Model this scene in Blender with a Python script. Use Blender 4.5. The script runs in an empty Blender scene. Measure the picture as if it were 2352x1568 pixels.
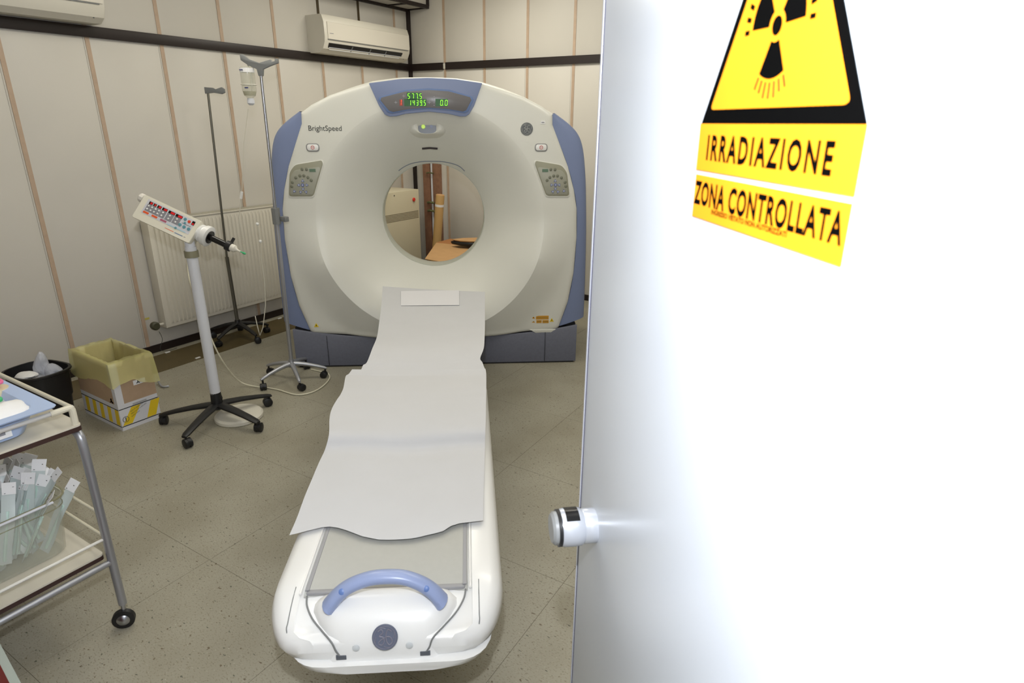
import bpy, bmesh, math, random
from mathutils import Vector, Matrix
random.seed(7)
PI = math.pi
SC = bpy.context.scene
COL = SC.collection

# ------------------------------------------------------------------ camera
FPX, PITCH, ROLL, YAW = 1429.63, 0.338445, 0.0061546, 0.5497405
CAM = Vector((0, 0, 1.60))
_F = Vector((-math.sin(YAW)*math.cos(PITCH), math.cos(YAW)*math.cos(PITCH), -math.sin(PITCH)))
_R0 = Vector((math.cos(YAW), math.sin(YAW), 0)); _U0 = _R0.cross(_F)
CR = _R0*math.cos(ROLL) + _U0*math.sin(ROLL)
CU = _U0*math.cos(ROLL) - _R0*math.sin(ROLL)
CF = _F
cd = bpy.data.cameras.new('camera'); cam = bpy.data.objects.new('camera', cd); COL.objects.link(cam)
cam.matrix_world = Matrix(((CR.x, CU.x, -CF.x, CAM.x), (CR.y, CU.y, -CF.y, CAM.y), (CR.z, CU.z, -CF.z, CAM.z), (0, 0, 0, 1)))
cd.sensor_width = 36; cd.lens = FPX*36/2352; cd.clip_start = 0.03
cd.dof.use_dof = True; cd.dof.focus_distance = 3.4; cd.dof.aperture_fstop = 9.0
SC.camera = cam

# ------------------------------------------------------------------ light and exposure
w = bpy.data.worlds.new('world'); SC.world = w; w.use_nodes = True
w.node_tree.nodes['Background'].inputs[0].default_value = (1.0, 0.97, 0.9, 1)
w.node_tree.nodes['Background'].inputs[1].default_value = 0.25
SC.view_settings.view_transform = 'Standard'; SC.view_settings.look = 'None'
SC.view_settings.exposure = 0.08; SC.view_settings.gamma = 1.0; SC.view_settings.use_curve_mapping = False

def light(name, kind, loc, energy, color, **kw):
    l = bpy.data.lights.new(name, kind); l.energy = energy; l.color = color
    for k, v in kw.items(): setattr(l, k, v)
    o = bpy.data.objects.new(name, l); COL.objects.link(o); o.location = loc
    return o
# the photographer's flash, mounted just above the lens
FL = CAM + CU*0.24 - CR*0.02 - CF*0.02
light('flash', 'POINT', FL, 68.0, (0.94, 0.98, 1.06), shadow_soft_size=0.018)
WARM = (1.0, 0.955, 0.84)
for i, (x, y, e) in enumerate([(-2.9, 4.2, 26), (-2.9, 2.1, 16), (-0.9, 3.2, 20), (-1.2, 1.2, 7)]):
    light('ceiling_lamp', 'AREA', (x, y, 2.84), e, WARM, shape='RECTANGLE', size=1.2, size_y=0.6)

# ------------------------------------------------------------------ pixel-free geometry helpers
def ray(x, y): return CR*((x-1176)/FPX) - CU*((y-784)/FPX) + CF
def zp(x, y, z=0.0):
    d = ray(x, y); return CAM + d*((z-CAM.z)/d.z)
def pl(x, y, P, n):
    d = ray(x, y); return CAM + d*((Vector(P)-CAM).dot(n)/d.dot(n))
def dp(x, y, depth): return CAM + ray(x, y)*depth

# ------------------------------------------------------------------ materials
def lin(c): return tuple(((v/255)/12.92 if v/255 <= .04045 else ((v/255+.055)/1.055)**2.4) for v in c)
MATS = {}
def mat(name, rgb, rough=0.5, metal=0.0, spec=0.5, noise=0.0, nscale=40, bump=0.0, emit=0.0, alpha=1.0, trans=0.0, coat=0.0, sss=0.0):
    if name in MATS: return MATS[name]
    m = bpy.data.materials.new(name); m.use_nodes = True; nt = m.node_tree; b = nt.nodes['Principled BSDF']
    c = (*lin(rgb), 1); b.inputs['Base Color'].default_value = c
    b.inputs['Roughness'].default_value = rough; b.inputs['Metallic'].default_value = metal
    b.inputs['Specular IOR Level'].default_value = spec
    if coat: b.inputs['Coat Weight'].default_value = coat; b.inputs['Coat Roughness'].default_value = 0.15
    if emit:
        b.inputs['Emission Color'].default_value = c; b.inputs['Emission Strength'].default_value = emit
    if alpha < 1: b.inputs['Alpha'].default_value = alpha
    if trans: b.inputs['Transmission Weight'].default_value = trans
    if noise or bump:
        g = nt.nodes.new('ShaderNodeNewGeometry'); n = nt.nodes.new('ShaderNodeTexNoise')
        n.inputs['Scale'].default_value = nscale; n.inputs['Detail'].default_value = 4
        nt.links.new(g.outputs['Position'], n.inputs['Vector'])
        if noise:
            mx = nt.nodes.new('ShaderNodeMix'); mx.data_type = 'RGBA'; mx.blend_type = 'MULTIPLY'
            mr = nt.nodes.new('ShaderNodeMapRange')
            mr.inputs['From Min'].default_value = .3; mr.inputs['From Max'].default_value = .7
            mr.inputs['To Min'].default_value = 1-noise; mr.inputs['To Max'].default_value = 1.0
            nt.links.new(n.outputs['Fac'], mr.inputs['Value'])
            cmb = nt.nodes.new('ShaderNodeCombineColor')
            for k in range(3): nt.links.new(mr.outputs[0], cmb.inputs[k])
            mx.inputs['Factor'].default_value = 1; mx.inputs[6].default_value = c
            nt.links.new(cmb.outputs[0], mx.inputs[7]); nt.links.new(mx.outputs[2], b.inputs['Base Color'])
        if bump:
            bp = nt.nodes.new('ShaderNodeBump'); bp.inputs['Strength'].default_value = bump; bp.inputs['Distance'].default_value = .002
            nt.links.new(n.outputs['Fac'], bp.inputs['Height']); nt.links.new(bp.outputs[0], b.inputs['Normal'])
    MATS[name] = m; return m

def floor_mat():
    m = bpy.data.materials.new('speckled_vinyl'); m.use_nodes = True; nt = m.node_tree; b = nt.nodes['Principled BSDF']
    L = nt.links.new
    g = nt.nodes.new('ShaderNodeNewGeometry')
    def noise(scale, stretch=(1, 1, 1), det=2, off=(0, 0, 0)):
        mp = nt.nodes.new('ShaderNodeMapping'); mp.inputs['Scale'].default_value = stretch; mp.inputs['Location'].default_value = off
        mp.inputs['Rotation'].default_value = (0, 0, .5)
        n = nt.nodes.new('ShaderNodeTexNoise'); n.inputs['Scale'].default_value = scale; n.inputs['Detail'].default_value = det
        L(g.outputs['Position'], mp.inputs[0]); L(mp.outputs[0], n.inputs['Vector']); return n.outputs['Fac']
    def ramp(f, a, bb):
        r = nt.nodes.new('ShaderNodeMapRange'); r.inputs['From Min'].default_value = a; r.inputs['From Max'].default_value = bb; L(f, r.inputs['Value']); return r.outputs[0]
    def mixc(a, bcol, f):
        mx = nt.nodes.new('ShaderNodeMix'); mx.data_type = 'RGBA'
        if isinstance(a, tuple): mx.inputs[6].default_value = (*lin(a), 1)
        else: L(a, mx.inputs[6])
        mx.inputs[7].default_value = (*lin(bcol), 1); L(f, mx.inputs['Factor']); return mx.outputs[2]
    c = mixc((150, 145, 128), (162, 158, 142), ramp(noise(3.0), .35, .65))
    c = mixc(c, (130, 124, 106), ramp(noise(120, (1, 1.8, 1), 3, (3, 1, 0)), .56, .68))
    c = mixc(c, (178, 172, 156), ramp(noise(90, (1, 2.2, 1), 2, (9, 4, 0)), .66, .74))
    c = mixc(c, (92, 92, 80), ramp(noise(52, (1, 2.2, 1), 3, (1, 7, 0)), .665, .70))
    c = mixc(c, (104, 92, 74), ramp(noise(48, (1, 1.6, 1), 3, (5, 2, 0)), .67, .71))
    L(c, b.inputs['Base Color']); b.inputs['Roughness'].default_value = .42; b.inputs['Specular IOR Level'].default_value = .4
    return m

def pipe_mat():
    return mat('brown_pipe_cover', (148, 108, 84), .5, noise=.25, nscale=30)
M_WALL = mat('wall_laminate', (210, 206, 197), .42, noise=.05, nscale=1.5, spec=.35)
M_STRIP = mat('tan_joint_strip', (192, 168, 145), .5, noise=.12, nscale=20)
M_OLIVE = mat('dark_olive_strip', (70, 58, 34), .5)
M_RAIL = mat('dark_brown_rail', (30, 19, 17), .45)
M_BLK = mat('black_plastic', (24, 24, 26), .45)
M_BLKG = mat('black_gloss', (16, 16, 18), .18)
M_FLOOR = floor_mat()
M_GROUT = mat('tile_joint', (112, 106, 88), .8)
M_CREAM = mat('gantry_cream', (220, 220, 212), .38, noise=.03, nscale=2)
M_CREAM2 = mat('cream_plastic', (216, 212, 200), .45)
M_BLUE = mat('slate_blue_plastic', (124, 137, 172), .4)
M_BLUED = mat('deep_blue_trim', (100, 122, 166), .4)
M_LBLUE = mat('light_blue_plastic', (146, 160, 198), .3)
M_BASE = mat('plinth_grey', (101, 104, 118), .6, noise=.1, nscale=60)
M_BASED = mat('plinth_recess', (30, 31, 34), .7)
M_SCREEN = mat('display_glass', (112, 110, 112), .25)
M_PANEL = mat('control_panel_grey', (158, 158, 144), .4)
M_PANELR = mat('control_panel_rim', (150, 149, 130), .5)
M_WHITE = mat('white_plastic', (232, 232, 230), .3, coat=.15)
M_PAPER = mat('paper_sheet', (203, 204, 207), .8, noise=.02, nscale=8, spec=.1)
M_PAPER2 = mat('white_paper', (236, 236, 236), .8, spec=.1)
M_MATT = mat('grey_mattress', (176, 176, 170), .55, noise=.03, nscale=60)
M_MATTE = mat('grey_mattress_edge', (150, 150, 152), .5)
M_CHROME = mat('brushed_steel', (178, 180, 186), .28, metal=1.0)
M_ALU = mat('grey_aluminium', (170, 172, 178), .38, metal=.7)
M_GREYP = mat('grey_plastic', (120, 122, 122), .5)
M_WMET = mat('white_enamel', (214, 216, 222), .35)
M_RAD = mat('radiator_enamel', (216, 211, 197), .4)
M_GREEN = mat('led_green', (150, 255, 50), .5, emit=1.0)
M_GLOW = mat('lamp_yellow_green', (200, 235, 110), .4, emit=.35)
M_REDL = mat('led_red', (255, 90, 60), .5, emit=.8)
M_INK = mat('dark_ink', (62, 64, 62), .6)
M_BLACKINK = mat('black_ink', (4, 4, 4), .85, spec=.03)
M_YEL = mat('sign_yellow', (248, 152, 30), .55, spec=.2)
M_YEL2 = mat('sticker_yellow', (228, 196, 40), .5)
M_AMB = mat('sticker_amber', (206, 150, 40), .5)
M_CARD = mat('cardboard', (182, 156, 130), .8, noise=.1, nscale=12, spec=.2)
M_CARD2 = mat('orange_cardboard', (206, 164, 116), .8, noise=.08, nscale=12, spec=.2)
M_REDP = mat('red_print', (214, 70, 40), .5)
M_RED = mat('red_button', (214, 50, 36), .4)
M_TEAL = mat('teal_print', (92, 146, 158), .5)
M_LTEAL = mat('pale_blue_print', (168, 198, 212), .5)
M_GRYP = mat('grey_print', (138, 138, 144), .5)
M_MAUVE = mat('mauve_print', (168, 92, 112), .5)
M_ORG = mat('orange_print', (226, 92, 44), .5)
M_GRN = mat('green_plastic', (58, 170, 110), .4)
M_DRED = mat('dark_red_leatherette', (92, 22, 18), .5, noise=.1, nscale=50)
M_DOOR = mat('door_laminate', (214, 220, 228), .3, noise=.02, nscale=3)
M_BBLUE = mat('button_blue', (92, 104, 156), .5)

def clear(name, rgb, alpha, rough=.15):
    return mat(name, rgb, rough, alpha=alpha)
M_BAG = clear('yellow_film', (228, 222, 150), .50, .35)
M_FILM = clear('clear_film', (220, 224, 236), .55, .2)
M_POUCH = clear('green_white_pouch', (222, 232, 230), .74, .3)
M_CLR = clear('clear_plastic', (214, 216, 200), .22, .1)

# ------------------------------------------------------------------ mesh builder
class MB:
    def __init__(s): s.v = []; s.f = []; s.m = []; s.mi = 0
    def add(s, vs, fs, T=None):
        o = len(s.v)
        s.v += [tuple(T @ Vector(p)) if T else tuple(p) for p in vs]
        s.f += [tuple(i+o for i in f) for f in fs]; s.m += [s.mi]*len(fs); return s
    def box(s, c, d, T=None):
        x, y, z = c; a, b, e = d[0]/2, d[1]/2, d[2]/2
        vs = [(x+i*a, y+j*b, z+k*e) for i in (-1, 1) for j in (-1, 1) for k in (-1, 1)]
        return s.add(vs, [(0, 1, 3, 2), (4, 6, 7, 5), (0, 4, 5, 1), (2, 3, 7, 6), (0, 2, 6, 4), (1, 5, 7, 3)], T)
    def bx(s, a, b): # corners
        return s.box([(a[i]+b[i])/2 for i in range(3)], [abs(b[i]-a[i]) for i in range(3)])
    def prism(s, poly, h0, h1, axis='z', T=None):
        n = len(poly)
        def P(p, h): return {'z': (p[0], p[1], h), 'y': (p[0], h, p[1]), 'x': (h, p[0], p[1])}[axis]
        vs = [P(p, h0) for p in poly] + [P(p, h1) for p in poly]
        fs = [tuple(range(n-1, -1, -1)), tuple(range(n, 2*n))] + [(i, (i+1) % n, n+(i+1) % n, n+i) for i in range(n)]
        return s.add(vs, fs, T)
    def rings(s, rs, closed=True, caps=(True, True), T=None):
        n = len(rs[0]); vs = [p for r in rs for p in r]; fs = []
        for k in range(len(rs)-1):
            for i in range(n if closed else n-1):
                j = (i+1) % n; fs.append((k*n+i, k*n+j, (k+1)*n+j, (k+1)*n+i))
        if caps[0]: fs.append(tuple(range(n-1, -1, -1)))
        if caps[1]: fs.append(tuple((len(rs)-1)*n+i for i in range(n)))
        return s.add(vs, fs, T)
    def tube(s, pts, r, seg=10, caps=True, T=None):
        pts = [Vector(p) for p in pts]; rs = []; N = len(pts)
        R = r if isinstance(r, (list, tuple)) else [r]*N
        d0 = (pts[1]-pts[0]).normalized(); up = Vector((0, 0, 1)) if abs(d0.z) < .9 else Vector((1, 0, 0))
        u = d0.cross(up).normalized()
        for i, p in enumerate(pts):
            d = ((pts[min(i+1, N-1)]-pts[max(i-1, 0)])).normalized()
            u = (u - d*u.dot(d)).normalized(); v = d.cross(u)
            rs.append([tuple(p+(u*math.cos(2*PI*k/seg)+v*math.sin(2*PI*k/seg))*R[i]) for k in range(seg)])
        return s.rings(rs, True, (caps, caps), T)
    def lathe(s, prof, seg=24, T=None, caps=(True, True)):
        return s.rings([[(r*math.cos(2*PI*k/seg), r*math.sin(2*PI*k/seg), z) for k in range(seg)] for r, z in prof], True, caps, T)
    def sphere(s, c, r, seg=12, T=None):
        k = seg//2
        rr = r if isinstance(r, (tuple, list)) else (r, r, r)
        rs = [[(c[0]+rr[0]*math.sin(PI*(i+.02)/(k+.04))*math.cos(2*PI*j/seg), c[1]+rr[1]*math.sin(PI*(i+.02)/(k+.04))*math.sin(2*PI*j/seg), c[2]-rr[2]*math.cos(PI*(i+.02)/(k+.04))) for j in range(seg)] for i in range(k+1)]
        return s.rings(rs, True, (True, True), T)
    def grid(s, rows, T=None):
        n = len(rows[0]); vs = [p for r in rows for p in r]
        return s.add(vs, [(a*n+b, a*n+b+1, (a+1)*n+b+1, (a+1)*n+b) for a in range(len(rows)-1) for b in range(n-1)], T)
    def build(s, name, m, parent=None, smooth=True, bevel=0, solid=0, ang=35, loc=None, label=None, subd=0):
        me = bpy.data.meshes.new(name); me.from_pydata(s.v, [], s.f)
        for mm in (m if isinstance(m, (list, tuple)) else [m]): me.materials.append(mm)
        me.polygons.foreach_set('material_index', s.m)
        bm = bmesh.new(); bm.from_mesh(me)
        bmesh.ops.recalc_face_normals(bm, faces=bm.faces)
        if bevel: bmesh.ops.bevel(bm, geom=list(bm.edges), offset=bevel, segments=2, affect='EDGES', profile=.5)
        if solid: bmesh.ops.solidify(bm, geom=list(bm.faces), thickness=solid)
        bm.to_mesh(me); bm.free()
        if smooth:
            me.polygons.foreach_set('use_smooth', [True]*len(me.polygons)); me.set_sharp_from_angle(angle=math.radians(ang))
        o = bpy.data.objects.new(name, me); COL.objects.link(o)
        if parent: o.parent = parent
        if loc is not None: o.location = loc
        if label: o['label'] = label
        return o

def tag(o, label=None, cat=None, group=None, kind=None):
    if label: o['label'] = label
    if cat: o['category'] = cat
    if group: o['group'] = group
    if kind: o['kind'] = kind
    return o
def thing(name, label, cat, loc=(0, 0, 0), rz=0.0, group=None):
    o = bpy.data.objects.new(name, None); COL.objects.link(o); o.location = loc; o.rotation_euler = (0, 0, rz); o.empty_display_size = .1
    return tag(o, label, cat, group)
def struct(o): o['kind'] = 'structure'; return o
def emp(name, parent):
    o = bpy.data.objects.new(name, None); COL.objects.link(o); o.parent = parent; o.empty_display_size = .05; return o
def frame(o, x, y, z=None):
    x = Vector(x).normalized(); y = Vector(y); y = (y - x*y.dot(x)).normalized(); zz = x.cross(y); o = Vector(o)
    return Matrix(((x.x, y.x, zz.x, o.x), (x.y, y.y, zz.y, o.y), (x.z, y.z, zz.z, o.z), (0, 0, 0, 1)))
def text(name, body, m, parent, T, height, width=None, extrude=.0006, bold=0.0, spacing=1.0, label=None):
    """flat lettering, baseline-left at T's origin, scaled to the given height of capitals and total width"""
    cu = bpy.data.curves.new(name, 'FONT'); cu.body = body; cu.size = 1; cu.extrude = 0; cu.offset = bold; cu.space_character = spacing; cu.resolution_u = 3
    to = bpy.data.objects.new(name, cu); COL.objects.link(to)
    dg = bpy.context.evaluated_depsgraph_get(); dg.update()
    me = bpy.data.meshes.new_from_object(to.evaluated_get(dg))
    bpy.data.objects.remove(to); bpy.data.curves.remove(cu)
    xs = [v.co.x for v in me.vertices]; x0, x1 = min(xs), max(xs)
    sy = height/0.69; sx = (width/(x1-x0)) if width else sy
    for v in me.vertices:
        v.co = T @ Vector(((v.co.x-x0)*sx, v.co.y*sy, extrude))
    me.name = name; me.materials.clear(); me.materials.append(m)
    for p in me.polygons: p.material_index = 0
    o = bpy.data.objects.new(name, me); COL.objects.link(o); o.parent = parent
    if label: o['label'] = label
    return o
def ipoly(pts, n=6):
    """Catmull-Rom through points"""
    out = []; P = [Vector(p) for p in pts]
    for i in range(len(P)-1):
        a, b, c, d = P[max(i-1, 0)], P[i], P[i+1], P[min(i+2, len(P)-1)]
        for k in range(n):
            t = k/n; out.append(.5*((2*b)+(c-a)*t+(2*a-5*b+4*c-d)*t*t+(3*b-a-3*c+d)*t**3))
    out.append(P[-1]); return out
def lerp(a, b, t): return a+(b-a)*t
def sstep(a, b, x):
    t = max(0, min(1, (x-a)/(b-a))); return t*t*(3-2*t)
def interp(tab, x):
    if x <= tab[0][0]: return tab[0][1]
    for (a, u), (b, v) in zip(tab, tab[1:]):
        if x <= b: return lerp(u, v, (x-a)/(b-a))
    return tab[-1][1]
def roundpoly(poly, r, seg=4):
    out = []; n = len(poly)
    for i in range(n):
        p, a, b = Vector(poly[i]), Vector(poly[i-1]), Vector(poly[(i+1) % n])
        da, db = (a-p), (b-p); rr = min(r, da.length*.45, db.length*.45)
        s0, s1 = p+da.normalized()*rr, p+db.normalized()*rr
        for k in range(seg+1):
            t = k/seg; q = s0*(1-t)**2+p*2*t*(1-t)+s1*t*t; out.append((q.x, q.y))
    return out

# ================================================================== THE ROOM
XL, YB, ZC = -4.45, 5.27, 2.92
XR, YF = 1.60, -0.12
# floor: vinyl tiles of 0.61 m
fl = MB().bx((XL-.1, YF-.6, -.06), (XR+.1, YB+.1, -.0009)).build('floor', M_GROUT, smooth=False); struct(fl)
tx = [-2.03+.61*k for k in range(-5, 7)]; ty = [1.085+.61*k for k in range(-3, 8)]
tile_mesh = {}
for i in range(len(tx)-1):
    for j in range(len(ty)-1):
        x0, x1 = max(tx[i], XL), min(tx[i+1], XR); y0, y1 = max(ty[j], YF-.6), min(ty[j+1], YB)
        if x1-x0 < .02 or y1-y0 < .02: continue
        g = .0008; sx, sy = round(x1-x0-2*g, 4), round(y1-y0-2*g, 4)
        if (sx, sy) not in tile_mesh:
            o = MB().bx((-sx/2, -sy/2, -.004), (sx/2, sy/2, 0)).build('floor_tile', M_FLOOR, fl, smooth=False); tile_mesh[(sx, sy)] = o.data
        else:
            o = bpy.data.objects.new('floor_tile', tile_mesh[(sx, sy)]); COL.objects.link(o); o.parent = fl
        o.location = ((x0+x1)/2, (y0+y1)/2, 0)
# brown covered channel in the floor along the left wall, with its small pale clips
ch = MB().bx((-4.365, .2, 0), (-4.045, 5.2, .003)).build('channel_cover', mat('olive_brown_lino', (92, 80, 50), .45, noise=.15, nscale=8), fl, smooth=False)
for (a, b) in [(-4.358, 2.31), (-4.07, 2.36), (-4.358, 3.3)]:
    MB().box((a, b, .006), (.014, .035, .006)).build('cover_clip', M_WHITE, fl, bevel=.001)
ce = MB().bx((XL-.1, YF-.2, ZC), (XR+.1, YB+.1, ZC+.08)).build('ceiling', mat('ceiling_white', (226, 220, 205), .8), smooth=False); struct(ce)

# walls: laminate panels with tan joint strips, one object each
YS = [1.758+.4717*k for k in range(-3, 8)]
XS = [-4.011+.463*k for k in range(0, 12)]
def panelled(name, axis, at_, out, joints, lo, hi, dark=()):
    th = .018
    def B(a, b, z0, z1, o0, o1):
        m = MB()
        if axis == 'y': m.bx((at_+out*o0, a, z0), (at_+out*o1, b, z1))
        else: m.bx((a, at_+out*o0, z0), (b, at_+out*o1, z1))
        return m
    wl_ = B(lo, hi, 0, ZC, -.10, -th); W = struct(wl_.build(name, M_WALL, smooth=False))
    ed = [lo]+[j for j in joints if lo+.03 < j < hi-.03]+[hi]
    for a, b in zip(ed, ed[1:]):
        B(a+.003, b-.003, 0, 2.11, -th, 0).build('panel', M_WALL, W, bevel=.002)
        B(a+.003, b-.003, 2.1115, ZC, -th, 0).build('panel', M_WALL, W, bevel=.002)
    for k, j in enumerate(ed[1:-1]):
        B(j-.0125, j+.0125, .05, 2.08, 0, .004).build('joint_strip', M_STRIP, W, smooth=False)
        B(j-.0125, j+.0125, 2.14, ZC, 0, .004).build('joint_strip', M_OLIVE if j in dark else M_STRIP, W, smooth=False)
        B(j-.024, j-.0215, .05, 2.08, 0, .001).build('joint_bead', mat('bead_pale', (168, 164, 154), .5), W, smooth=False)
    return W
wl = panelled('wall_left', 'y', XL, 1, YS, YF, YB, dark=(YS[8], YS[9]))
wb = panelled('wall_back', 'x', YB, -1, XS, XL, XR)
struct(MB().bx((XR, YF, 0), (XR+.1, YB, ZC)).build('wall_right', M_WALL, smooth=False))
wf = MB().bx((XL, YF-.15, 0), (-.80, YF, ZC)).bx((.42, YF-.15, 0), (XR, YF, ZC)).bx((-.80, YF-.15, 2.12), (.42, YF, ZC)).build('wall_front', M_WALL, smooth=False); struct(wf)
struct(MB().bx((XL, YF, 2.078), (XL+.022, YB, 2.142)).build('trim_1', M_RAIL, bevel=.002))
struct(MB().bx((XL, YB-.022, 2.078), (-4.028, YB, 2.142)).bx((-3.992, YB-.022, 2.078), (XR, YB, 2.142)).build('trim_2', M_RAIL))
struct(MB().bx((-4.026, YB-.012, 2.085), (-3.994, YB, 2.135)).build('trim_3', M_CREAM2, bevel=.002))
struct(MB().bx((XL, YB-.03, 0), (XL+.03, YB, 2.64)).build('trim_4', M_RAIL))
struct(MB().bx((XL, YF, 0), (XL+.012, YB, .055)).build('baseboard_left', M_RAIL, bevel=.001))
struct(MB().bx((XL, YB-.012, 0), (XR, YB, .055)).build('baseboard_back', M_RAIL, bevel=.001))
# boxed duct high on the left wall
du = thing('wall_duct', 'cream boxed duct with dark edge strips high on the panelled wall above the air conditioner', 'duct', (XL, 3.5, 2.62))
MB().bx((0, -3.0, .012), (.255, 1.765, .29)).build('duct_box', M_WALL, du, smooth=False)
MB().bx((.235, -3.0, 0), (.27, 1.766, .03)).build('edge_strip', M_RAIL, du); MB().bx((0, -3.0, -.01), (.03, 1.766, .02)).build('edge_strip', M_RAIL, du)
for yy in (-1.0, -.3, .4, 1.09, 1.46): MB().bx((.02, yy, .002), (.25, yy+.028, .014)).build('cross_strip', M_RAIL, du)
MB().bx((.02, 1.745, .002), (.25, 1.766, .014)).build('cross_strip', M_RAIL, du)
MB().bx((.24, 1.74, .02), (.272, 1.767, .295)).build('corner_strip', M_RAIL, du)

# ================================================================== CT GANTRY
PG = Vector((-2.55, 3.179, 0)); GA = math.radians(35.6037)
GT = Vector((math.cos(GA), math.sin(GA), 0)); GN = Vector((-math.sin(GA), math.cos(GA), 0))
def gl(x, y, off):          # point of the gantry face seen at photo position x, y
    q = pl(x, y, PG+GN*off, GN)-PG; return (q.dot(GT), q.z)
def gz(x, y, z):            # same on a level plane
    q = zp(x, y, z)-PG; return (q.dot(GT), q.dot(GN))
gan = thing('ct_scanner', 'cream and blue ring-shaped scanner with green lit display at the head of the table', 'scanner', PG, GA)
ZB = 0.986; XB = -.011
COV_R = [(0, 1.850), (.165, 1.846), (.33, 1.823), (.45, 1.79), (.585, 1.748), (.70, 1.692), (.765, 1.648), (.768, 1.585), (.815, 1.475), (.874, 1.335), (.918, 1.19), (.941, 1.07), (.948, .88), (.937, .64), (.905, .44), (.848, .262), (.832, .245), (.62, .231), (.41, .213), (0, .206)]
OUT_R = [(0, 1.862), (.17, 1.858), (.33, 1.838), (.46, 1.802), (.59, 1.757), (.785, 1.656), (.880, 1.590), (.940, 1.525), (.972, 1.44), (.993, 1.33), (1.008, 1.18), (1.020, .94), (1.025, .66), (1.026, .32), (1.0, .285), (.87, .25), (.41, .225), (0, .215)]
def sym(c, dx=-.006):
    return [(x+dx, z) for x, z in c] + [(-x+dx, z) for x, z in reversed(c[1:-1])]
COV, OUT = sym(COV_R), sym(OUT_R)
def polar(poly, th):
    c, s = math.cos(th), math.sin(th); best = 0
    for i in range(len(poly)):
        x1, z1 = poly[i]; x2, z2 = poly[(i+1) % len(poly)]; z1 -= ZB; z2 -= ZB; x1 -= XB; x2 -= XB
        dx, dz = x2-x1, z2-z1; den = c*dz-s*dx
        if abs(den) < 1e-9: continue
        r = (x1*dz-z1*dx)/den; u = (x1*s-z1*c)/den
        if r > 0 and -1e-6 <= u <= 1+1e-6: best = max(best, r)
    return best
ths = sorted(set([2*PI*k/180 for k in range(180)] + [math.atan2(z-ZB, x-XB) % (2*PI) for x, z in COV]))
def hface(r, th):
    low = sstep(.08, -.45, math.sin(th))
    h = 0.0
    if r < .73:
        s = (.73-r)/.38; h = .31*(s**1.75)*.93+.03*s
    peak = -.065*low
    if r < .73: h += peak*(r-.35)/.38
    elif r < .93: h += peak*(1-(r-.73)/.20)
    return h
m = MB(); rows = []
for th in ths:
    Rm = polar(COV, th); row = []
    rr = [.353+(.73-.353)*k/14 for k in range(14)]+[.7299]
    rest = [.73+(max(Rm, .76)-.035-.73)*k/6 for k in range(7)] if Rm > .80 else [.73+(Rm-.73)*k/8 for k in range(7)]
    rr += rest
    for r in rr: row.append((r, hface(r, th)))
    b0 = rr[-1]; hb = hface(b0, th)
    for k in range(1, 6):
        a = k/5*PI/2; row.append((b0+(Rm-b0)*math.sin(a), hb+.022*(1-math.cos(a))))
    row.append((Rm, .06))
    row = [(.353, .355), (.352, .345)]+row
    rows.append([(XB+r*math.cos(th), h, ZB+r*math.sin(th)) for r, h in row])
rows.append(rows[0]); m.grid(rows).build('front_cover', M_CREAM, gan, ang=28)
# rear shell with its own opening
m = MB(); secs = [(.05, .985), (.08, .994), (.14, .997), (.70, .995), (.82, .97), (.88, .93)]; rings = []
th2 = [2*PI*k/120 for k in range(120)]
for nn_, sc_ in secs: rings.append([(XB+polar(OUT, t)*sc_*math.cos(t), nn_, ZB+polar(OUT, t)*sc_*math.sin(t)) for t in th2])
for nn_, r in [(.885, .66), (.80, .50), (.62, .385), (.43, .352), (.33, .3535)]: rings.append([(XB+r*math.cos(t), nn_, ZB+r*math.sin(t)) for t in th2])
m.rings(rings, True, (False, False)).build('rear_cover', M_CREAM, gan)
# inner ring and lip of the bore
m = MB(); m.rings([[(XB+r*math.cos(t), nn_, ZB+r*math.sin(t)) for t in th2] for r, nn_ in [(.356, .335), (.356, .322), (.349, .319), (.347, .425), (.353, .43)]], True, (False, False)).build('bore_ring', mat('bore_ring_pale', (206, 210, 200), .35), gan)
m = MB()
lipp = [gl(x, y, .32) for x, y in [(917, 391), (928, 383), (945, 375), (970, 370.5), (995, 370), (1020, 371), (1045, 376.5), (1058, 383), (1067, 392)]]
m.tube([(x, hface(max(.351, math.hypot(x-XB, z-ZB)), PI/2)-.002, z) for x, z in [tuple(p) for p in ipoly([(a, b, 0) for a, b in lipp], 4) for p in [(p[0], p[1])]]], .003, 6).build('lip_line', mat('lip_grey', (128, 136, 150), .4), gan)
# blue side panels
for sg in (1, -1):
    cl = [(.765, 1.648), (.768, 1.585), (.815, 1.475), (.874, 1.335), (.918, 1.19), (.941, 1.07), (.948, .88), (.937, .64), (.905, .44), (.848, .262)]
    ol = [(.785, 1.6565), (.880, 1.591), (.942, 1.527), (.976, 1.44), (.997, 1.30), (1.010, 1.14), (1.022, .90), (1.028, .64), (1.030, .42), (1.030, .315)]
    cl = [tuple(p)[:2] for p in ipoly([(a, b, 0) for a, b in cl], 5)]; ol = [tuple(p)[:2] for p in ipoly([(a, b, 0) for a, b in ol], 5)]
    rows = []
    for (a, b), (c, d) in zip(cl, ol):
        row = [(a-.004, .05, b), (a+.001, .026, b)]
        for k in range(1, 7):
            t = k/6; an = t*PI/2
            row.append((lerp(a+.001, c, math.sin(an)), .026+.05*(1-math.cos(an)), lerp(b, d, math.sin(an))))
        row += [(c+.003, .12, d), (c+.003, .60, d), (c-.02, .64, d)]
        rows.append([(sg*x-.006, y, z) for x, y, z in row])
    MB().grid(rows).build('side_panel', M_BLUE, gan, ang=50)
    MB().tube([(sg*.985-.006, .10, .305), (sg*1.02-.006, .13, .30)], .013, 8).build('panel_foot', M_BLK, gan)
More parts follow.
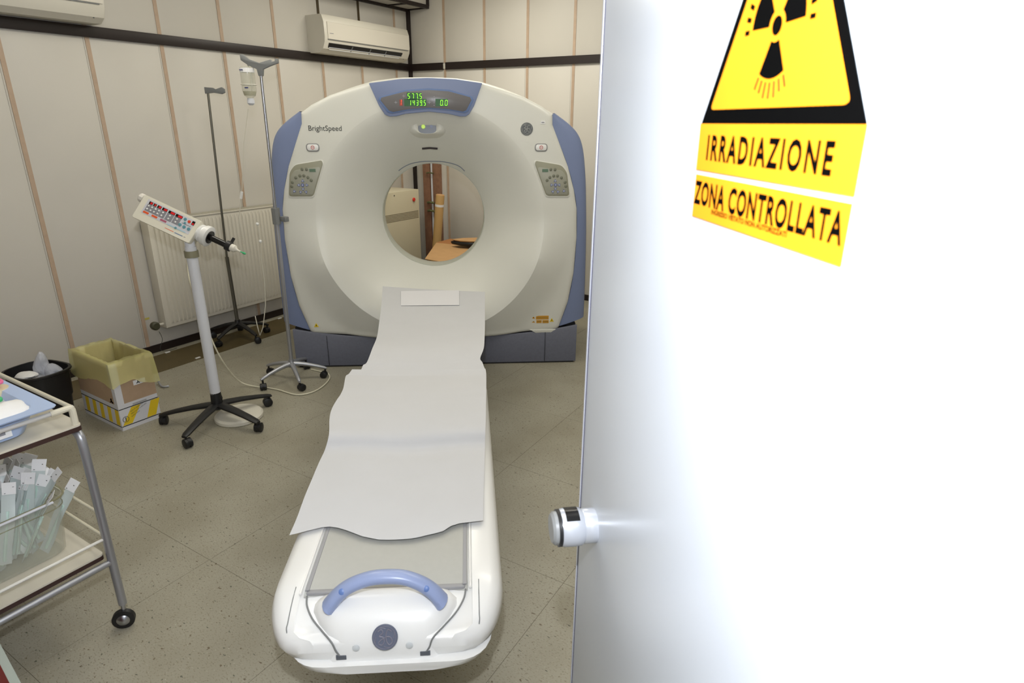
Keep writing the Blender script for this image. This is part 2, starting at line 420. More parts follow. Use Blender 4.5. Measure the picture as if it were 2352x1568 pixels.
# top display hood
hood = [(-.352, 1.815), (-.163, 1.841), (0, 1.849), (.163, 1.843), (.325, 1.822), (.275, 1.695), (.245, 1.647), (.222, 1.632), (.185, 1.631), (.117, 1.646), (0, 1.658), (-.147, 1.644), (-.20, 1.630), (-.24, 1.628), (-.268, 1.640), (-.30, 1.69)]
hd = MB().prism(hood, -.010, .055, 'y').build('display_hood', M_BLUE, gan, bevel=.0045, smooth=True)
scr = [(-.282, 1.735), (-.141, 1.770), (0, 1.780), (.12, 1.774), (.250, 1.742), (.258, 1.725), (.225, 1.668), (.205, 1.660), (.12, 1.673), (0, 1.681), (-.12, 1.672), (-.215, 1.655), (-.240, 1.662), (-.288, 1.720)]
scb = [((x+.012)*1.05-.012, (z-1.717)*1.16+1.717) for x, z in scr]
MB().prism(scb, -.0125, -.006, 'y').build('display_bezel', M_BLUED, hd, bevel=.001)
MB().prism(scr, -.014, -.006, 'y').build('display_screen', M_SCREEN, hd, bevel=.0006)
SEG = {'0': 'abcdef', '1': 'bc', '3': 'abgcd', '4': 'fgbc', '5': 'afgcd', '7': 'abc', '9': 'abcdfg'}
def seg7(m, ch_, x, z, w_, h_, th=.0028):
    s = .12*h_; gx = lambda zz: (zz-z)*.1
    def bar(p, q):
        (ax, az), (bx_, bz) = p, q
        if abs(az-bz) < 1e-6: poly = [(ax, az-th/2), (bx_, bz-th/2), (bx_, bz+th/2), (ax, az+th/2)]
        else: poly = [(ax-th/2, az), (ax+th/2, az), (bx_+th/2, bz), (bx_-th/2, bz)]
        m.prism([(u+gx(v), v) for u, v in poly], -.0152, -.0143, 'y')
    A, Bq, Cq, D, E, Fq = (x, z+h_), (x+w_, z+h_), (x+w_, z+h_/2), (x+w_, z), (x, z), (x, z+h_/2)
    e = .0012
    for c in SEG[ch_]:
        p, q = {'a': (A, Bq), 'b': (Cq, Bq), 'c': (D, Cq), 'd': (E, D), 'e': (E, Fq), 'f': (Fq, A), 'g': (Fq, Cq)}[c]
        if abs(p[1]-q[1]) < 1e-6: bar((p[0]+e, p[1]), (q[0]-e, q[1]))
        else: bar((p[0], p[1]+e), (q[0], q[1]-e))
def digits(s_, px0, px1, py0, py1, mm, ww=.011):
    x0, z1 = gl(px0, py0, -.014); x1, z0 = gl(px1, py1, -.014)
    n_ = len(s_.replace('.', '')); step = (x1-x0-ww)/(max(n_-1, 1)); m = MB(); i = 0
    for c in s_:
        if c == '.': m.prism([(x0+(i-1)*step+ww+.002, z0-.001), (x0+(i-1)*step+ww+.0045, z0-.001), (x0+(i-1)*step+ww+.0045, z0+.002), (x0+(i-1)*step+ww+.002, z0+.002)], -.0152, -.0143, 'y')
        else: seg7(m, c, x0+i*step, z0, ww, z1-z0); i += 1
    m.build('digit_readout', mm, hd, smooth=False)
m = MB()
for a, b, c, d in [(934, 969, 213.5, 228), (928, 980, 228, 243), (1000, 1029, 228, 243)]:
    x0, z1 = gl(a, c, -.014); x1, z0 = gl(b, d, -.014); m.bx((x0, -.0142, z0-.003), (x1, -.0135, z1+.003))
m.build('readout_window', mat('readout_green_dark', (38, 92, 44), .4), hd, smooth=False)
digits('577.5', 936, 968, 215, 226.5, M_GREEN); digits('1439.5', 939, 977, 230, 242, M_GREEN, .009); digits('0.0', 1011, 1027, 230, 242, M_GREEN, .013)
x0, z1 = gl(917, 229, -.014); x1, z0 = gl(925, 243, -.014)
MB().bx((x0, -.0142, z0), (x1, -.0135, z1)).build('readout_window', mat('readout_red_dark', (150, 70, 52), .4), hd, smooth=False)
xx, zz = gl(921, 242, -.014); m = MB(); seg7(m, '1', xx-.010, zz+.002, .011, .032); m.build('digit_readout', M_REDL, hd, smooth=False)
# faint pictograms on the screen
m = MB()
for a, b in [(927, 220.5), (909, 235), (986, 235)]:
    x, z = gl(a, b, -.014); m = MB(); m.bx((x-.009, -.0143, z-.0015), (x+.009, -.0137, z+.0015)).bx((x-.0015, -.0143, z-.008), (x+.0015, -.0137, z+.008)).build('pictogram', mat('faint_white_print', (150, 150, 156), .4), hd, smooth=False)
for b in (222, 229, 236, 242):
    x, z = gl(997, b, -.014); MB().bx((x-.003, -.0143, z-.002), (x+.003, -.0137, z+.002)).build('small_mark', MATS['faint_white_print'], hd, smooth=False)
# lamp pod below the hood
def dish_y(x, z): return hface(math.hypot(x-XB, z-ZB), math.atan2(z-ZB, x-XB))
xc, zc = gl(981, 294, .05)
m = MB(); rr = []
for k in range(13):
    for_ = []
N = 28
def pod_ring(sx, sz, dz, yo):
    return [(xc+sx*math.copysign(abs(math.cos(2*PI*i/N))**.7, math.cos(2*PI*i/N)), yo, zc+dz+sz*math.copysign(abs(math.sin(2*PI*i/N))**.7, math.sin(2*PI*i/N))) for i in range(N)]
yb = dish_y(xc, zc)
m.rings([pod_ring(.150, .085, .022, yb+.05), pod_ring(.125, .066, .022, yb+.006), pod_ring(.100, .054, .018, yb-.014), pod_ring(.068, .038, .004, yb-.020), pod_ring(.054, .031, 0, yb-.006)], True, (False, True)).build('lamp_pod', M_CREAM, gan, ang=60)
pd = MB().rings([pod_ring(.057, .034, 0, yb-.006), pod_ring(.055, .032, 0, yb-.0125)], True, (False, True)).build('lamp_window', mat('lamp_window_grey', (128, 134, 146), .3), gan)
m = MB(); a, b = xc-.024, zc+.008
m.lathe([(.0125, 0), (.0125, .003), (.009, .0055)], 14, frame((a, yb-.0125, b), (1, 0, 0), (0, 0, 1))).build('indicator_lamp', M_GLOW, pd)
m = MB(); a, b = xc+.026, zc+.010
m.lathe([(.009, 0), (.009, .002)], 14, frame((a, yb-.0125, b), (1, 0, 0), (0, 0, 1))).build('indicator_lamp', mat('lamp_off', (130, 140, 168), .3), pd)
# laser slot
m = MB(); pts = [gl(968, 342, .12), gl(986, 340.5, .12), gl(1004, 342, .12)]
m.tube([(x, dish_y(x, z)-.001, z) for x, z in [pts[0], pts[1], pts[2]]], .0075, 8).build('laser_slot', mat('slot_dark', (52, 44, 46), .4), gan)
# lettering and badge
x0, z0 = gl(709, 300, 0); x1, _ = gl(785, 300, 0)
FT = lambda x, y, z: frame((x, y, z), (1, 0, 0), (0, 0, 1))     # plane facing the viewer: local x right, y up, normal to -n
text('lettering', 'BrightSpeed', M_INK, gan, FT(x0, 0, z0), .030, x1-x0, extrude=.0015)
def badge(parent, T, r, dark, pale):
    b = MB().lathe([(r, 0), (r, .002), (r*.96, .0035)], 36, T).build('badge', dark, parent)
    m = MB(); m.tube([(r*.86*math.cos(a), r*.86*math.sin(a), .0042) for a in [2*PI*k/32 for k in range(33)]], r*.022, 5, T=T)
    for k in range(4):
        a0 = PI/2*k+.5
        m.tube([(r*(.84-.16*t)*math.cos(a0-.6*t), r*(.84-.16*t)*math.sin(a0-.6*t), .0042) for t in (0, .3, .6, 1)], r*.028, 5, T=T)
    for g_ in ([(-.42, .38), (-.22, .50), (-.12, .30), (-.34, .10), (-.10, .02), (-.05, -.25), (-.20, -.45), (-.38, -.32), (-.22, -.12), (.02, .0)],
               [(.42, .36), (.20, .48), (.08, .20), (.10, -.20), (.28, -.44), (.46, -.26), (.36, .0), (.16, .06), (.05, .02)]):
        m.tube([tuple(v) for v in ipoly([(x*r*1.25, y*r*1.25, .0042) for x, y in g_], 5)], r*.045, 5, T=T)
    m.build('monogram', pale, b); return b
x, z = gl(1210, 296, 0)
badge(gan, FT(x, -.0005, z), .038, mat('badge_dark', (92, 96, 98), .3), mat('badge_pale', (166, 168, 166), .4))
x, z = gl(1247, 281, 0); MB().box((x, -.001, z), (.028, .002, .018)).build('sticker', M_PAPER2, gan); MB().box((x, -.0025, z), (.018, .001, .005)).build('sticker_print', M_GRYP, gan)
# stop buttons
for px_ in (718.5, 1243):
    x, z = gl(px_, 338.5, 0)
    st = lambda w_, h_, y0, y1: MB().prism(roundpoly([(x-w_, z-h_), (x+w_, z-h_), (x+w_, z+h_), (x-w_, z+h_)], h_*.95, 6), y0, y1, 'y')
    bz = st(.040, .024, -.003, .003).build('stop_button', mat('button_rim_grey', (138, 138, 138), .4), gan, bevel=.0008)
    st(.034, .0185, -.0055, -.002).build('button_face', M_WHITE, bz, bevel=.0008)
    T = FT(x, -.0055, z); m = MB()
    m.tube([(.010*math.cos(2*PI*k/20), .010*math.sin(2*PI*k/20), .0005) for k in range(21)], .0016, 5, T=T).tube([(-.006, .004, .0005), (0, -.003, .0005), (.006, .003, .0005)], .0013, 5, T=T).build('button_mark', mat('pink_print', (206, 110, 104), .5), bz)
# control panels
def control_panel(sg):
    def mx(pts): return [(sg*(x+.006)-.006, z) for x, z in pts]
    outl = roundpoly([(-.893, 1.154), (-.872, 1.300), (-.835, 1.345), (-.670, 1.372), (-.664, 1.352), (-.741, 1.154)], .022, 4)
    rim = [((x+.78)*1.06-.78, (z-1.255)*1.06+1.252) for x, z in outl]
    R = MB().prism(mx(rim), -.003, .004, 'y').build('control_panel', M_CREAM, gan, bevel=.0012)
    MB().prism(mx(outl), -.0045, .002, 'y').build('panel_surround', M_PANELR, R, bevel=.0008)  # darker grey plate between the cream rim and the key plate
    inn = roundpoly([(-.880, 1.163), (-.866, 1.280), (-.840, 1.313), (-.688, 1.334), (-.682, 1.315), (-.745, 1.163)], .014, 4)
    MB().prism(mx(inn), -.006, 0, 'y').build('key_plate', M_PANEL, R, bevel=.0008)
    def P(px_, py): return gl(640+px_/10.45, 330+py/10.45, 0)
    x, z = P(818, 636); m = MB(); m.bx((sg*(x+.006)-.006-.019, -.0075, z-.009), (sg*(x+.006)-.006+.019, -.006, z+.009)).build('panel_display', mat('lcd_green', (98, 122, 104), .3), R, smooth=False)
    for (a, b) in [(568, 610), (673, 610), (418, 812), (515, 765), (612, 765), (710, 805), (335, 922), (322, 1020), (788, 875)]:
        x, z = P(a, b); MB().lathe([(.0095, 0), (.0095, .0018), (.007, .003)], 10, FT(sg*(x+.006)-.006, -.006, z)).build('key', mat('key_olive', (118, 120, 104), .5), R)
    for k, (a, b, r0) in enumerate([(583, 990, None), (583, 890, 90), (490, 990, 180), (683, 990, 0), (593, 1085, 270), (383, 1140, 225), (535, 1158, 250), (665, 1155, 290)]):
        x, z = P(a, b); x = sg*(x+.006)-.006; T = FT(x, -.006, z)
        if r0 is None: kk = MB().lathe([(.0105, 0), (.0105, .002)], 12, T)
        else:
            an = [math.radians((r0 if sg > 0 or r0 in (90, 270) else r0)+d) for d in (0, 120, 240)]
            kk = MB().prism(roundpoly([(.0125*math.cos(q), .0125*math.sin(q)) for q in an], .006, 3), 0, .002, 'z', T)
        ko = kk.build('arrow_key', M_BBLUE, R)
        MB().lathe([(.0052, .002), (.0052, .003)], 8, T).build('key_cap', mat('key_cap_pale', (172, 178, 196), .5), ko)
control_panel(1); control_panel(-1)
# warning stickers on the cover
def wtri(px_, py, r, mm, nm='warning_sticker'):
    x, z = gl(px_, py, -.02)
    o = MB().prism([(x-r, z-r*.7), (x+r, z-r*.7), (x, z+r)], -.0016, .003, 'y').build(nm, mm, gan, smooth=False)
    MB().prism([(x-r*.12, z-r*.35), (x+r*.12, z-r*.35), (x+r*.12, z+r*.35), (x-r*.12, z+r*.35)], -.0022, -.0015, 'y').build('sticker_mark', M_BLACKINK, o, smooth=False)
wtri(725, 749, .016, M_YEL2); wtri(1268, 737, .015, M_YEL2); wtri(1226, 731, .011, M_AMB); wtri(1226, 740, .011, M_AMB)
for a, b, c, d in [(1231, 1260, 725, 733), (1232, 1244, 735, 741.5), (1246, 1260, 735, 741.5)]:
    x0, z1 = gl(a, c, 0); x1, z0 = gl(b, d, 0)
    o = MB().bx((x0, -.0016, z0), (x1, .003, z1)).build('warning_sticker', M_AMB, gan, smooth=False)
    m = MB(); [m.bx((x0+.004, -.0022, lerp(z0, z1, f)), (x1-.004, -.0015, lerp(z0, z1, f)+.0015)) for f in (.3, .6)]; m.build('sticker_mark', M_INK, o, smooth=False)
x0, z0 = gl(1219, 757, 0); x1, z1 = gl(1274, 763.5, 0)
MB().prism([(x0-.01, .25), (x1+.01, .25), (x1-.025, z1), (x0+.035, z1)], -.004, .06, 'y').build('cover_tab', M_CREAM, gan, bevel=.004)
# plinth
m = MB(); N = 24
def ztop(x): return .205+.075*abs(x/.965)**2.6
fr = [(-.965+1.93*k/N) for k in range(N+1)]
rows = [[(x, 0.0, .012) for x in fr], [(x, -.004, ztop(x)-.012) for x in fr], [(x, .004, ztop(x)) for x in fr], [(x, .10, ztop(x)-.03) for x in fr], [(x, .86, ztop(x)-.03) for x in fr], [(x, .88, .012) for x in fr]]
m.rings([[r[k] for r in rows] for k in range(N+1)], True, (True, True)).build('base_plinth', M_BASE, gan, ang=40)
MB().bx((-.95, .012, .0), (.95, .86, .014)).build('plinth_skirt', M_BLK, gan, smooth=False)
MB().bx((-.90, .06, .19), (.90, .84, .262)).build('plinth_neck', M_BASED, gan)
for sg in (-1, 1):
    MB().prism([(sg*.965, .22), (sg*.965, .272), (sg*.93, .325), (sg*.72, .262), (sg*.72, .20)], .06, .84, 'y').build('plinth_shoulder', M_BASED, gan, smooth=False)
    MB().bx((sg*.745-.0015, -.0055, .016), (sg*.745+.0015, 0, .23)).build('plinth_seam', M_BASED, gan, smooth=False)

# ================================================================== PATIENT TABLE (same axes as the gantry)
TO = PG+GN*(-1.6)
tab = thing('patient_table', 'long white patient table with grey pad and blue grab handle in front of the scanner', 'table', TO, GA)
def tl(x, n, z): return (x, n+1.6, z)
# body shell
def sec(n):
    e = max(0.0, min(1.0, (-2.90-n)/-.16)) if n < -2.74 else 1.0     # 0 at the tip, 1 where full
    e2 = math.sqrt(max(0, 1-(1-e)**2))
    hw = .205+.087*e2; zt = .452+.050*math.sin(e*PI/2)**1.0; zb = .395-.0*e
    return hw, zt, zb
m = MB(); rings = []
ns = [-2.9065, -2.9045, -2.90, -2.893, -2.88, -2.86, -2.84, -2.815, -2.79, -2.765, -2.74, -2.70, -2.4, -2.0, -1.7, -1.5, -1.46, -1.44]
for n in ns:
    hw, zt, zb = sec(max(n, -2.90))
    if n < -2.9: hw -= (-2.9-n)*1.2
    if n > -1.5: hw -= (n+1.5)*.3
    xi = min(.212, hw-.036)
    Hh = zt-zb; dp_ = .010*max(0, min(1, (n+2.9)/.16))
    pr = [(-hw+.06, zb), (-hw+.015, zb+.11*Hh), (-hw, zb+.38*Hh), (-hw+.002, zt-.34*Hh), (-hw+.012, zt-.10*Hh), (-hw+.034, zt), (-xi, zt+.002), (-xi+.004, zt-.003), (-xi*.48, zt-dp_), (0, zt-dp_*1.2), (xi*.48, zt-dp_), (xi-.004, zt-.003), (xi, zt+.002)]
    pr += [(hw-.034, zt), (hw-.012, zt-.10*Hh), (hw-.002, zt-.34*Hh), (hw, zb+.38*Hh), (hw-.015, zb+.11*Hh), (hw-.06, zb)]
    kz_ = {-2.9065: 1.0, -2.9045: .22}.get(n, 0.0)
    rings.append([tl(x+.006, n, lerp(z, .424, kz_)) for x, z in pr])
m.rings(rings, True, (False, True)).build('table_body', M_WHITE, tab, ang=50)
# lower tray seen under the end
m = MB(); rings = []
for n, hw in [(-2.925, .150), (-2.922, .178), (-2.915, .198), (-2.905, .214), (-2.89, .228), (-2.865, .240), (-2.83, .247), (-2.7, .25), (-1.5, .25)]:
    rings.append([tl(x+.02, n, z) for x, z in [(-hw, .398), (-hw+.012, .382), (-hw+.05, .374), (hw-.05, .374), (hw-.012, .382), (hw, .398)]])
m.rings(rings, True, (True, True)).build('lower_tray', M_WHITE, tab, ang=50)
MB().bx(tl(-.15, -2.35, 0), tl(.15, -.10, .38)).build('pedestal', mat('pedestal_grey', (150, 152, 158), .5), tab, bevel=.01)
MB().bx(tl(-.205, -1.5, .38), tl(.215, .02, .50)).build('cradle_support', M_WHITE, tab, bevel=.008)
# pad
m = MB(); rows = []
for n, dz in [(-2.80, -.022), (-2.797, -.008), (-2.775, .004), (-2.6, .005), (-2.2, .005), (-1.5, .005)]:
    rows.append([tl(-.198, n, .490+dz*.3), tl(-.196, n, .503+dz*.4)] + [tl(-.186+.372*k/12+.004, n, .499+dz-.010*(1-((k-6)/6)**2)) for k in range(13)] + [tl(.205, n, .503+dz*.4), tl(.207, n, .490+dz*.3)])
m.grid(rows).build('pad', M_MATT, tab, ang=60)
for x in (-.2045, .2125):
    MB().tube([tl(x, -2.80, .503), tl(x, -1.5, .506)], .0035, 6).build('pad_edging', M_WHITE, tab)
for x in (-.190, .199):
    MB().box(tl(x, -2.15, .5045), (.010, 1.28, .004)).build('pad_border', M_MATTE, tab, bevel=.001)
MB().box(tl(.004, -2.789, .497), (.392, .014, .010)).build('pad_border', M_MATTE, tab, bevel=.003)
# end cover with curved seams
m = MB(); rows = []
def endz(n): return sec(n)[1]
seamL = [(-.195, -2.795), (-.190, -2.82), (-.172, -2.85), (-.145, -2.877), (-.118, -2.903)]
for sg in (-1, 1):
    pts = []
    for x, n in seamL: pts.append(tl((sg*abs(x))+.006, n-.003, endz(n)+.001))
    pts.append(tl(sg*.108+.006, -2.910, .428)); pts.append(tl(sg*.096+.006, -2.911, .410))
    MB().tube([tuple(v) for v in ipoly(pts, 5)], .0022, 6).build('cover_seam', M_GREYP, tab)
    MB().box(tl(sg*.098+.006, -2.9095, .412), (.024, .008, .012)).build('cover_notch', mat('notch_grey', (84, 88, 96), .5), tab, bevel=.001)
    MB().lathe([(.0085, 0), (.0085, .002), (.006, .003)], 16, frame(tl(sg*.062+.006, -2.9105, .438), (1, 0, 0), (0, .1, 1))).build('cover_plug', mat('plug_grey', (204, 208, 210), .4), tab)
    MB().tube(ipoly([Vector(tl(sg*.228+.006, n, sec(n)[1]+.0006)) for n in (-2.77, -2.80, -2.82, -2.84, -2.86, -2.874)]+[Vector(tl(sg*.222+.006, -2.886, .43))], 4), .0014, 5).build('cover_seam', M_GREYP, tab)
# raised nose that carries the handle and badge
m = MB(); rings = []
for k, (n, hw, zt) in enumerate([(-2.795, .150, .507), (-2.815, .160, .514), (-2.835, .156, .514), (-2.862, .138, .504), (-2.884, .116, .486), (-2.902, .098, .458), (-2.911, .088, .428), (-2.9115, .086, .406)]):
    b_ = .392; q_ = (zt-b_)/.11
    rings.append([tl(x+.006, n, z) for x, z in [(-hw-.034, b_), (-hw-.016, zt-.030*q_), (-hw, zt-.012*q_), (-hw*.8, zt-.003*q_), (-hw*.4, zt+.0005), (hw*.4, zt+.0005), (hw*.8, zt-.003*q_), (hw, zt-.012*q_), (hw+.016, zt-.030*q_), (hw+.034, b_)]])
m.rings(rings, True, (True, True)).build('end_cover', M_WHITE, tab, ang=60)
# handle
hp = [(-.126, -2.842, .502), (-.105, -2.838, .528), (-.075, -2.834, .551), (-.03, -2.832, .568), (.012, -2.832, .572), (.055, -2.832, .567), (.095, -2.834, .549), (.124, -2.838, .526), (.143, -2.842, .500)]
P_ = ipoly(hp, 6); rings = []
for i, p in enumerate(P_):
    d = (P_[min(i+1, len(P_)-1)]-P_[max(i-1, 0)]).normalized(); up = Vector((0, 1, 0)); s_ = d.cross(up).normalized()
    t = abs(i/(len(P_)-1)-.5)*2; a = .0155+.003*t**3; b = .020+.008*t**2
    rings.append([tuple(Vector(tl(*p))+s_*a*math.cos(q)+up*b*math.sin(q)) for q in [2*PI*k/14 for k in range(14)]])
hdl = MB().rings(rings, True, (True, True)).build('handle', M_LBLUE, tab)
for p in [(-.090, -2.850, .549), (.108, -2.850, .547)]:
    MB().lathe([(.0075, -.006), (.0075, .0045), (.005, .006)], 14, frame(tl(*p), (1, 0, 0), (0, .6, .8))).build('handle_plug', mat('plug_blue', (96, 124, 182), .4), hdl)
badge(tab, frame(tl(.012, -2.9055, .461), (1, .0, 0), (0, .42, 1)), .030, mat('badge_slate', (100, 106, 124), .35), mat('badge_slate_pale', (124, 122, 134), .4))

# paper sheet along the table
prof = [(.12, .612), (-.05, .600), (-.3, .585), (-.7, .556), (-.95, .545), (-1.05, .562), (-1.15, .575), (-1.3, .560), (-1.42, .535), (-1.5, .530), (-1.62, .545), (-1.80, .554), (-1.985, .554), (-2.01, .536), (-2.035, .515), (-2.1, .512), (-2.4, .5115), (-2.8, .511)]
prof = prof[::-1]
def sheet_pt(x, y):        # meet the height profile by iteration
    z = .53
    for _ in range(12): n = gz(x, y, z)[1]; z = interp(prof, n)
    a = gz(x, y, z); return (a[0], a[1], z)
LEFT = [(879, 657), (876, 700), (871, 740), (866, 773), (855, 800), (843, 831), (834, 838), (828, 849), (809, 851.5), (801, 860), (794, 866), (789, 893), (782, 908), (774, 920), (762, 943), (757, 965), (756, 1000), (747, 1035), (733, 1065), (716, 1105), (700, 1145), (683, 1190), (665, 1231)]
RIGHT = [(1114, 670), (1114, 705), (1114, 745), (1113, 775), (1111, 800), (1103, 822), (1108, 832), (1112, 843), (1115, 851), (1116.5, 858), (1117, 868), (1117, 892), (1117, 905), (1116.5, 918), (1116, 935), (1116, 958), (1115, 990), (1114, 1025), (1113, 1060), (1112, 1095), (1111, 1130), (1110.5, 1165), (1110, 1199)]
rows = []; K = 24
nearmid = [(665, 1231), (700, 1222), (735, 1214), (752, 1211), (775, 1213), (800, 1219), (830, 1229), (870, 1235), (900, 1235), (950, 1233), (985, 1226), (1015, 1221), (1042, 1206), (1075, 1203), (1110, 1199)]
for i, (l, r) in enumerate(zip(LEFT, RIGHT)):
    A, Bq = Vector(sheet_pt(*l)), Vector(sheet_pt(*r)); row = []
    for k in range(K+1):
        t = k/K
        if i >= len(LEFT)-3:
            px_ = lerp(l[0], r[0], t)
            # blend towards the wavy near edge
            f = {len(LEFT)-1: 1.0, len(LEFT)-2: .5, len(LEFT)-3: .15}[i]
            wy = interp(nearmid, lerp(665, 1110, t)) - lerp(1231, 1199, t)
            q = Vector(sheet_pt(px_, lerp(l[1], r[1], t)+wy*f))
        else: q = A.lerp(Bq, t)
        cx = q.x
        sag = .010*math.cos(min(1, abs(cx)/.21)*PI/2)**2 if q.y < -2.0 else .004*math.sin(PI*t)
        wr = .0012*math.sin(q.y*23+3*t)+.0008*math.sin(q.y*57+t*9)
        row.append(tl(q.x, q.y, q.z-sag+wr))
    rows.append(row)
# smooth in the long direction by Catmull-Rom through the rows
def sheet_mesh(rws, name, label):
    cols = [ipoly([r_[k] for r_ in rws], 4) for k in range(K+1)]
    d_ = [[tuple(cols[k][i]) for k in range(K+1)] for i in range(len(cols[0]))]
    o_ = MB().grid(d_).build(name, M_PAPER, None, ang=70, solid=.0008); o_.matrix_world = Matrix.Translation(TO) @ Matrix.Rotation(GA, 4, 'Z')
    return tag(o_, label, 'sheet', 'paper sheets on the scanner table')
sh = sheet_mesh(rows[:11], 'paper_sheet', 'far paper sheet on the scanner table, nearest the bore')
near = [[(x, y, z+.005+(.003 if i == 0 else 0)) for x, y, z in r_] for i, r_ in enumerate(rows[8:])]
sh2 = sheet_mesh(near, 'paper_sheet', 'near paper sheet on the scanner table, ending in a wavy edge at the grey pad')
q = [sheet_pt(*p) for p in [(921, 669), (1055, 667), (1055, 701), (921, 702)]]
sl = MB().add([tl(a, b, c+.0008) for a, b, c in q]+[tl(a, b, c+.0022) for a, b, c in q], [(0, 1, 2, 3), (4, 5, 6, 7), (0, 1, 5, 4), (1, 2, 6, 5), (2, 3, 7, 6), (3, 0, 4, 7)]).build('paper_slip', mat('slip_paper', (222, 222, 226), .8), None, smooth=False)
sl.matrix_world = sh.matrix_world.copy(); tag(sl, 'small folded white paper strip lying on the sheet near the bore', 'paper')
# ================================================================== DOOR AND SIGNS
DA = 0.5497405+0.142465
DD = Vector((-math.sin(DA), math.cos(DA), 0)); DNN = Vector((math.cos(DA), math.sin(DA), 0))
KN = zp(1365, 1205, 1.0)
HW = 1.10
base = Vector((KN.x, KN.y, 0))
def dT(s, z, o=0.0): return base+DD*s-DNN*o+Vector((0, 0, z))      # o = out of the face, towards the viewer
TD = frame(base, -DD, (0, 0, 1))   # local x = towards the hinge, y = up, normal = -DNN?
# check the normal points to the viewer side
if (TD.to_3x3() @ Vector((0, 0, 1))).dot(DNN) > 0: TD = frame(base, DD, (0, 0, 1)); SG = -1
else: SG = 1
def D(s, z, o=0.0): return (-s*SG, z, o)
SE = .0865
dr = MB().bx(D(SE, .012, -.045), D(SE-HW, 2.10, 0)).build('door_1', M_DOOR, bevel=.002); dr.matrix_world = TD; struct(dr)
M_EDGE = mat('door_edge_profile', (206, 210, 222), .3, metal=.2)
MB().bx(D(SE+.006, .012, -.046), D(SE, 2.10, .0015)).build('edge_profile', M_EDGE, dr, bevel=.0008)
MB().bx(D(SE-.0005, .012, .0), D(SE-.0032, 2.10, .0007)).build('edge_groove', mat('groove_dark', (70, 68, 92), .5), dr, smooth=False)
MB().bx(D(SE+.0075, .935, -.03), D(SE-.004, .975, .0012)).build('latch_plate', M_BLK, dr)
for z in (.25, 1.05, 1.85): MB().lathe([(.009, -.05), (.009, .05)], 12, Matrix.Translation(D(SE-HW-.006, z, -.006)) @ Matrix.Rotation(PI/2, 4, 'X')).build('hinge', M_CHROME, dr)
kz = 1.0
kT = Matrix.Translation(D(.0, kz, 0))
kn = MB().lathe([(.0270, 0), (.0272, .003), (.0272, .019), (.0265, .020)], 40, kT).build('door_knob', mat('satin_white_metal', (196, 200, 208), .22, metal=.35), dr)
MB().lathe([(.0262, .020), (.0292, .024), (.0300, .034), (.0298, .050), (.0285, .056)], 40, kT).build('knob_body', MATS['satin_white_metal'], kn)
MB().lathe([(.0288, .0555), (.0288, .0605), (.0265, .061)], 36, kT).build('knob_ring', M_BLK, kn)
MB().lathe([(.0262, .061), (.0258, .066), (.0215, .070)], 36, kT).build('knob_cap', mat('cap_grey', (140, 142, 142), .35), kn)
m = MB(); rws = []
for k in range(9):
    a = math.radians(22+76*k/8); a = PI/2+(a-PI/3) if False else a
    rws.append([( -SG*0+.0306*math.cos(a)*(-1)*SG*0+.0306*math.cos(math.radians(52+76*k/8)), .0306*math.sin(math.radians(52+76*k/8)), zz_) for zz_ in (.028, .030, .047, .049)])
m.grid(rws, kT).build('knob_window', M_BLKG, kn, solid=.002)
# sign one: triangle with plate
def sign_thing(name, label):
    o = bpy.data.objects.new(name, None); COL.objects.link(o); o.matrix_world = TD @ Matrix.Translation(D(-.36, 1.56, .0008)); o.empty_display_size = .05
    return tag(o, label, 'sign')
LO = Matrix.Translation(Vector(D(-.36, 1.56, .0008))).inverted()
def flat(name, pts, o0, o1, m_, par, bevel=0):
    mb = MB(); pp = [D(s, z) for s, z in pts]
    mb.prism([(p[0], p[1]) for p in pp], o0, o1, 'z', LO); return mb.build(name, m_, par, smooth=False, bevel=bevel)
s1 = sign_thing('warning_sign', 'yellow radiation trefoil triangle above a plate reading irradiazione on the white door')
cx = -.360
tri = [(-.2515, 1.600), (-.4685, 1.600), (cx, 1.600+.2170*.866)]
flat('triangle_border', tri, 0, .0012, M_BLACKINK, s1)
cz = 1.6640; ins = [(-.2515+.0-.0165, 1.611), (-.4685+.0165, 1.611), (cx, 1.611+.184*.866)]
flat('triangle_field', roundpoly(ins, .006, 4), .0012, .0018, M_YEL, s1)
def blade(a0, a1, r0, r1, o0=.0018, o1=.0022):
    pts = [(r0*math.cos(lerp(a0, a1, k/8)), r0*math.sin(lerp(a0, a1, k/8))) for k in range(9)] + [(r1*math.cos(lerp(a1, a0, k/10)), r1*math.sin(lerp(a1, a0, k/10))) for k in range(11)]
    return pts
trf = MB(); C2 = Vector(D(cx, cz, 0))
for ac in (270, 30, 150):
    a0, a1 = math.radians(ac-28.5), math.radians(ac+28.5)
    trf.prism([(C2.x+u, C2.y+v) for u, v in blade(a0, a1, .0105, .0338)], .0018, .0023, 'z', LO)
trf.prism([(C2.x+.0062*math.cos(2*PI*k/24), C2.y+.0062*math.sin(2*PI*k/24)) for k in range(24)], .0018, .0023, 'z', LO)
trf.build('trefoil', M_BLACKINK, s1, smooth=False)
mdash = MB()
for ac in (270,):
    for d in (-27, -18, -9, 0, 9, 18, 27):
        a = math.radians(ac+d); u = Vector((math.cos(a), math.sin(a))); v = Vector((-u.y, u.x)); r0, r1 = .0362, .0450+(.002 if abs(d) < 10 else 0)
        mdash.prism([(C2.x+q.x, C2.y+q.y) for q in (u*r0-v*.0010, u*r1-v*.0010, u*r1+v*.0010, u*r0+v*.0010)], .0018, .0022, 'z', LO)
mdash.build('ray_marks', mat('olive_print', (58, 48, 4), .5), s1, smooth=False)
mdash = MB()
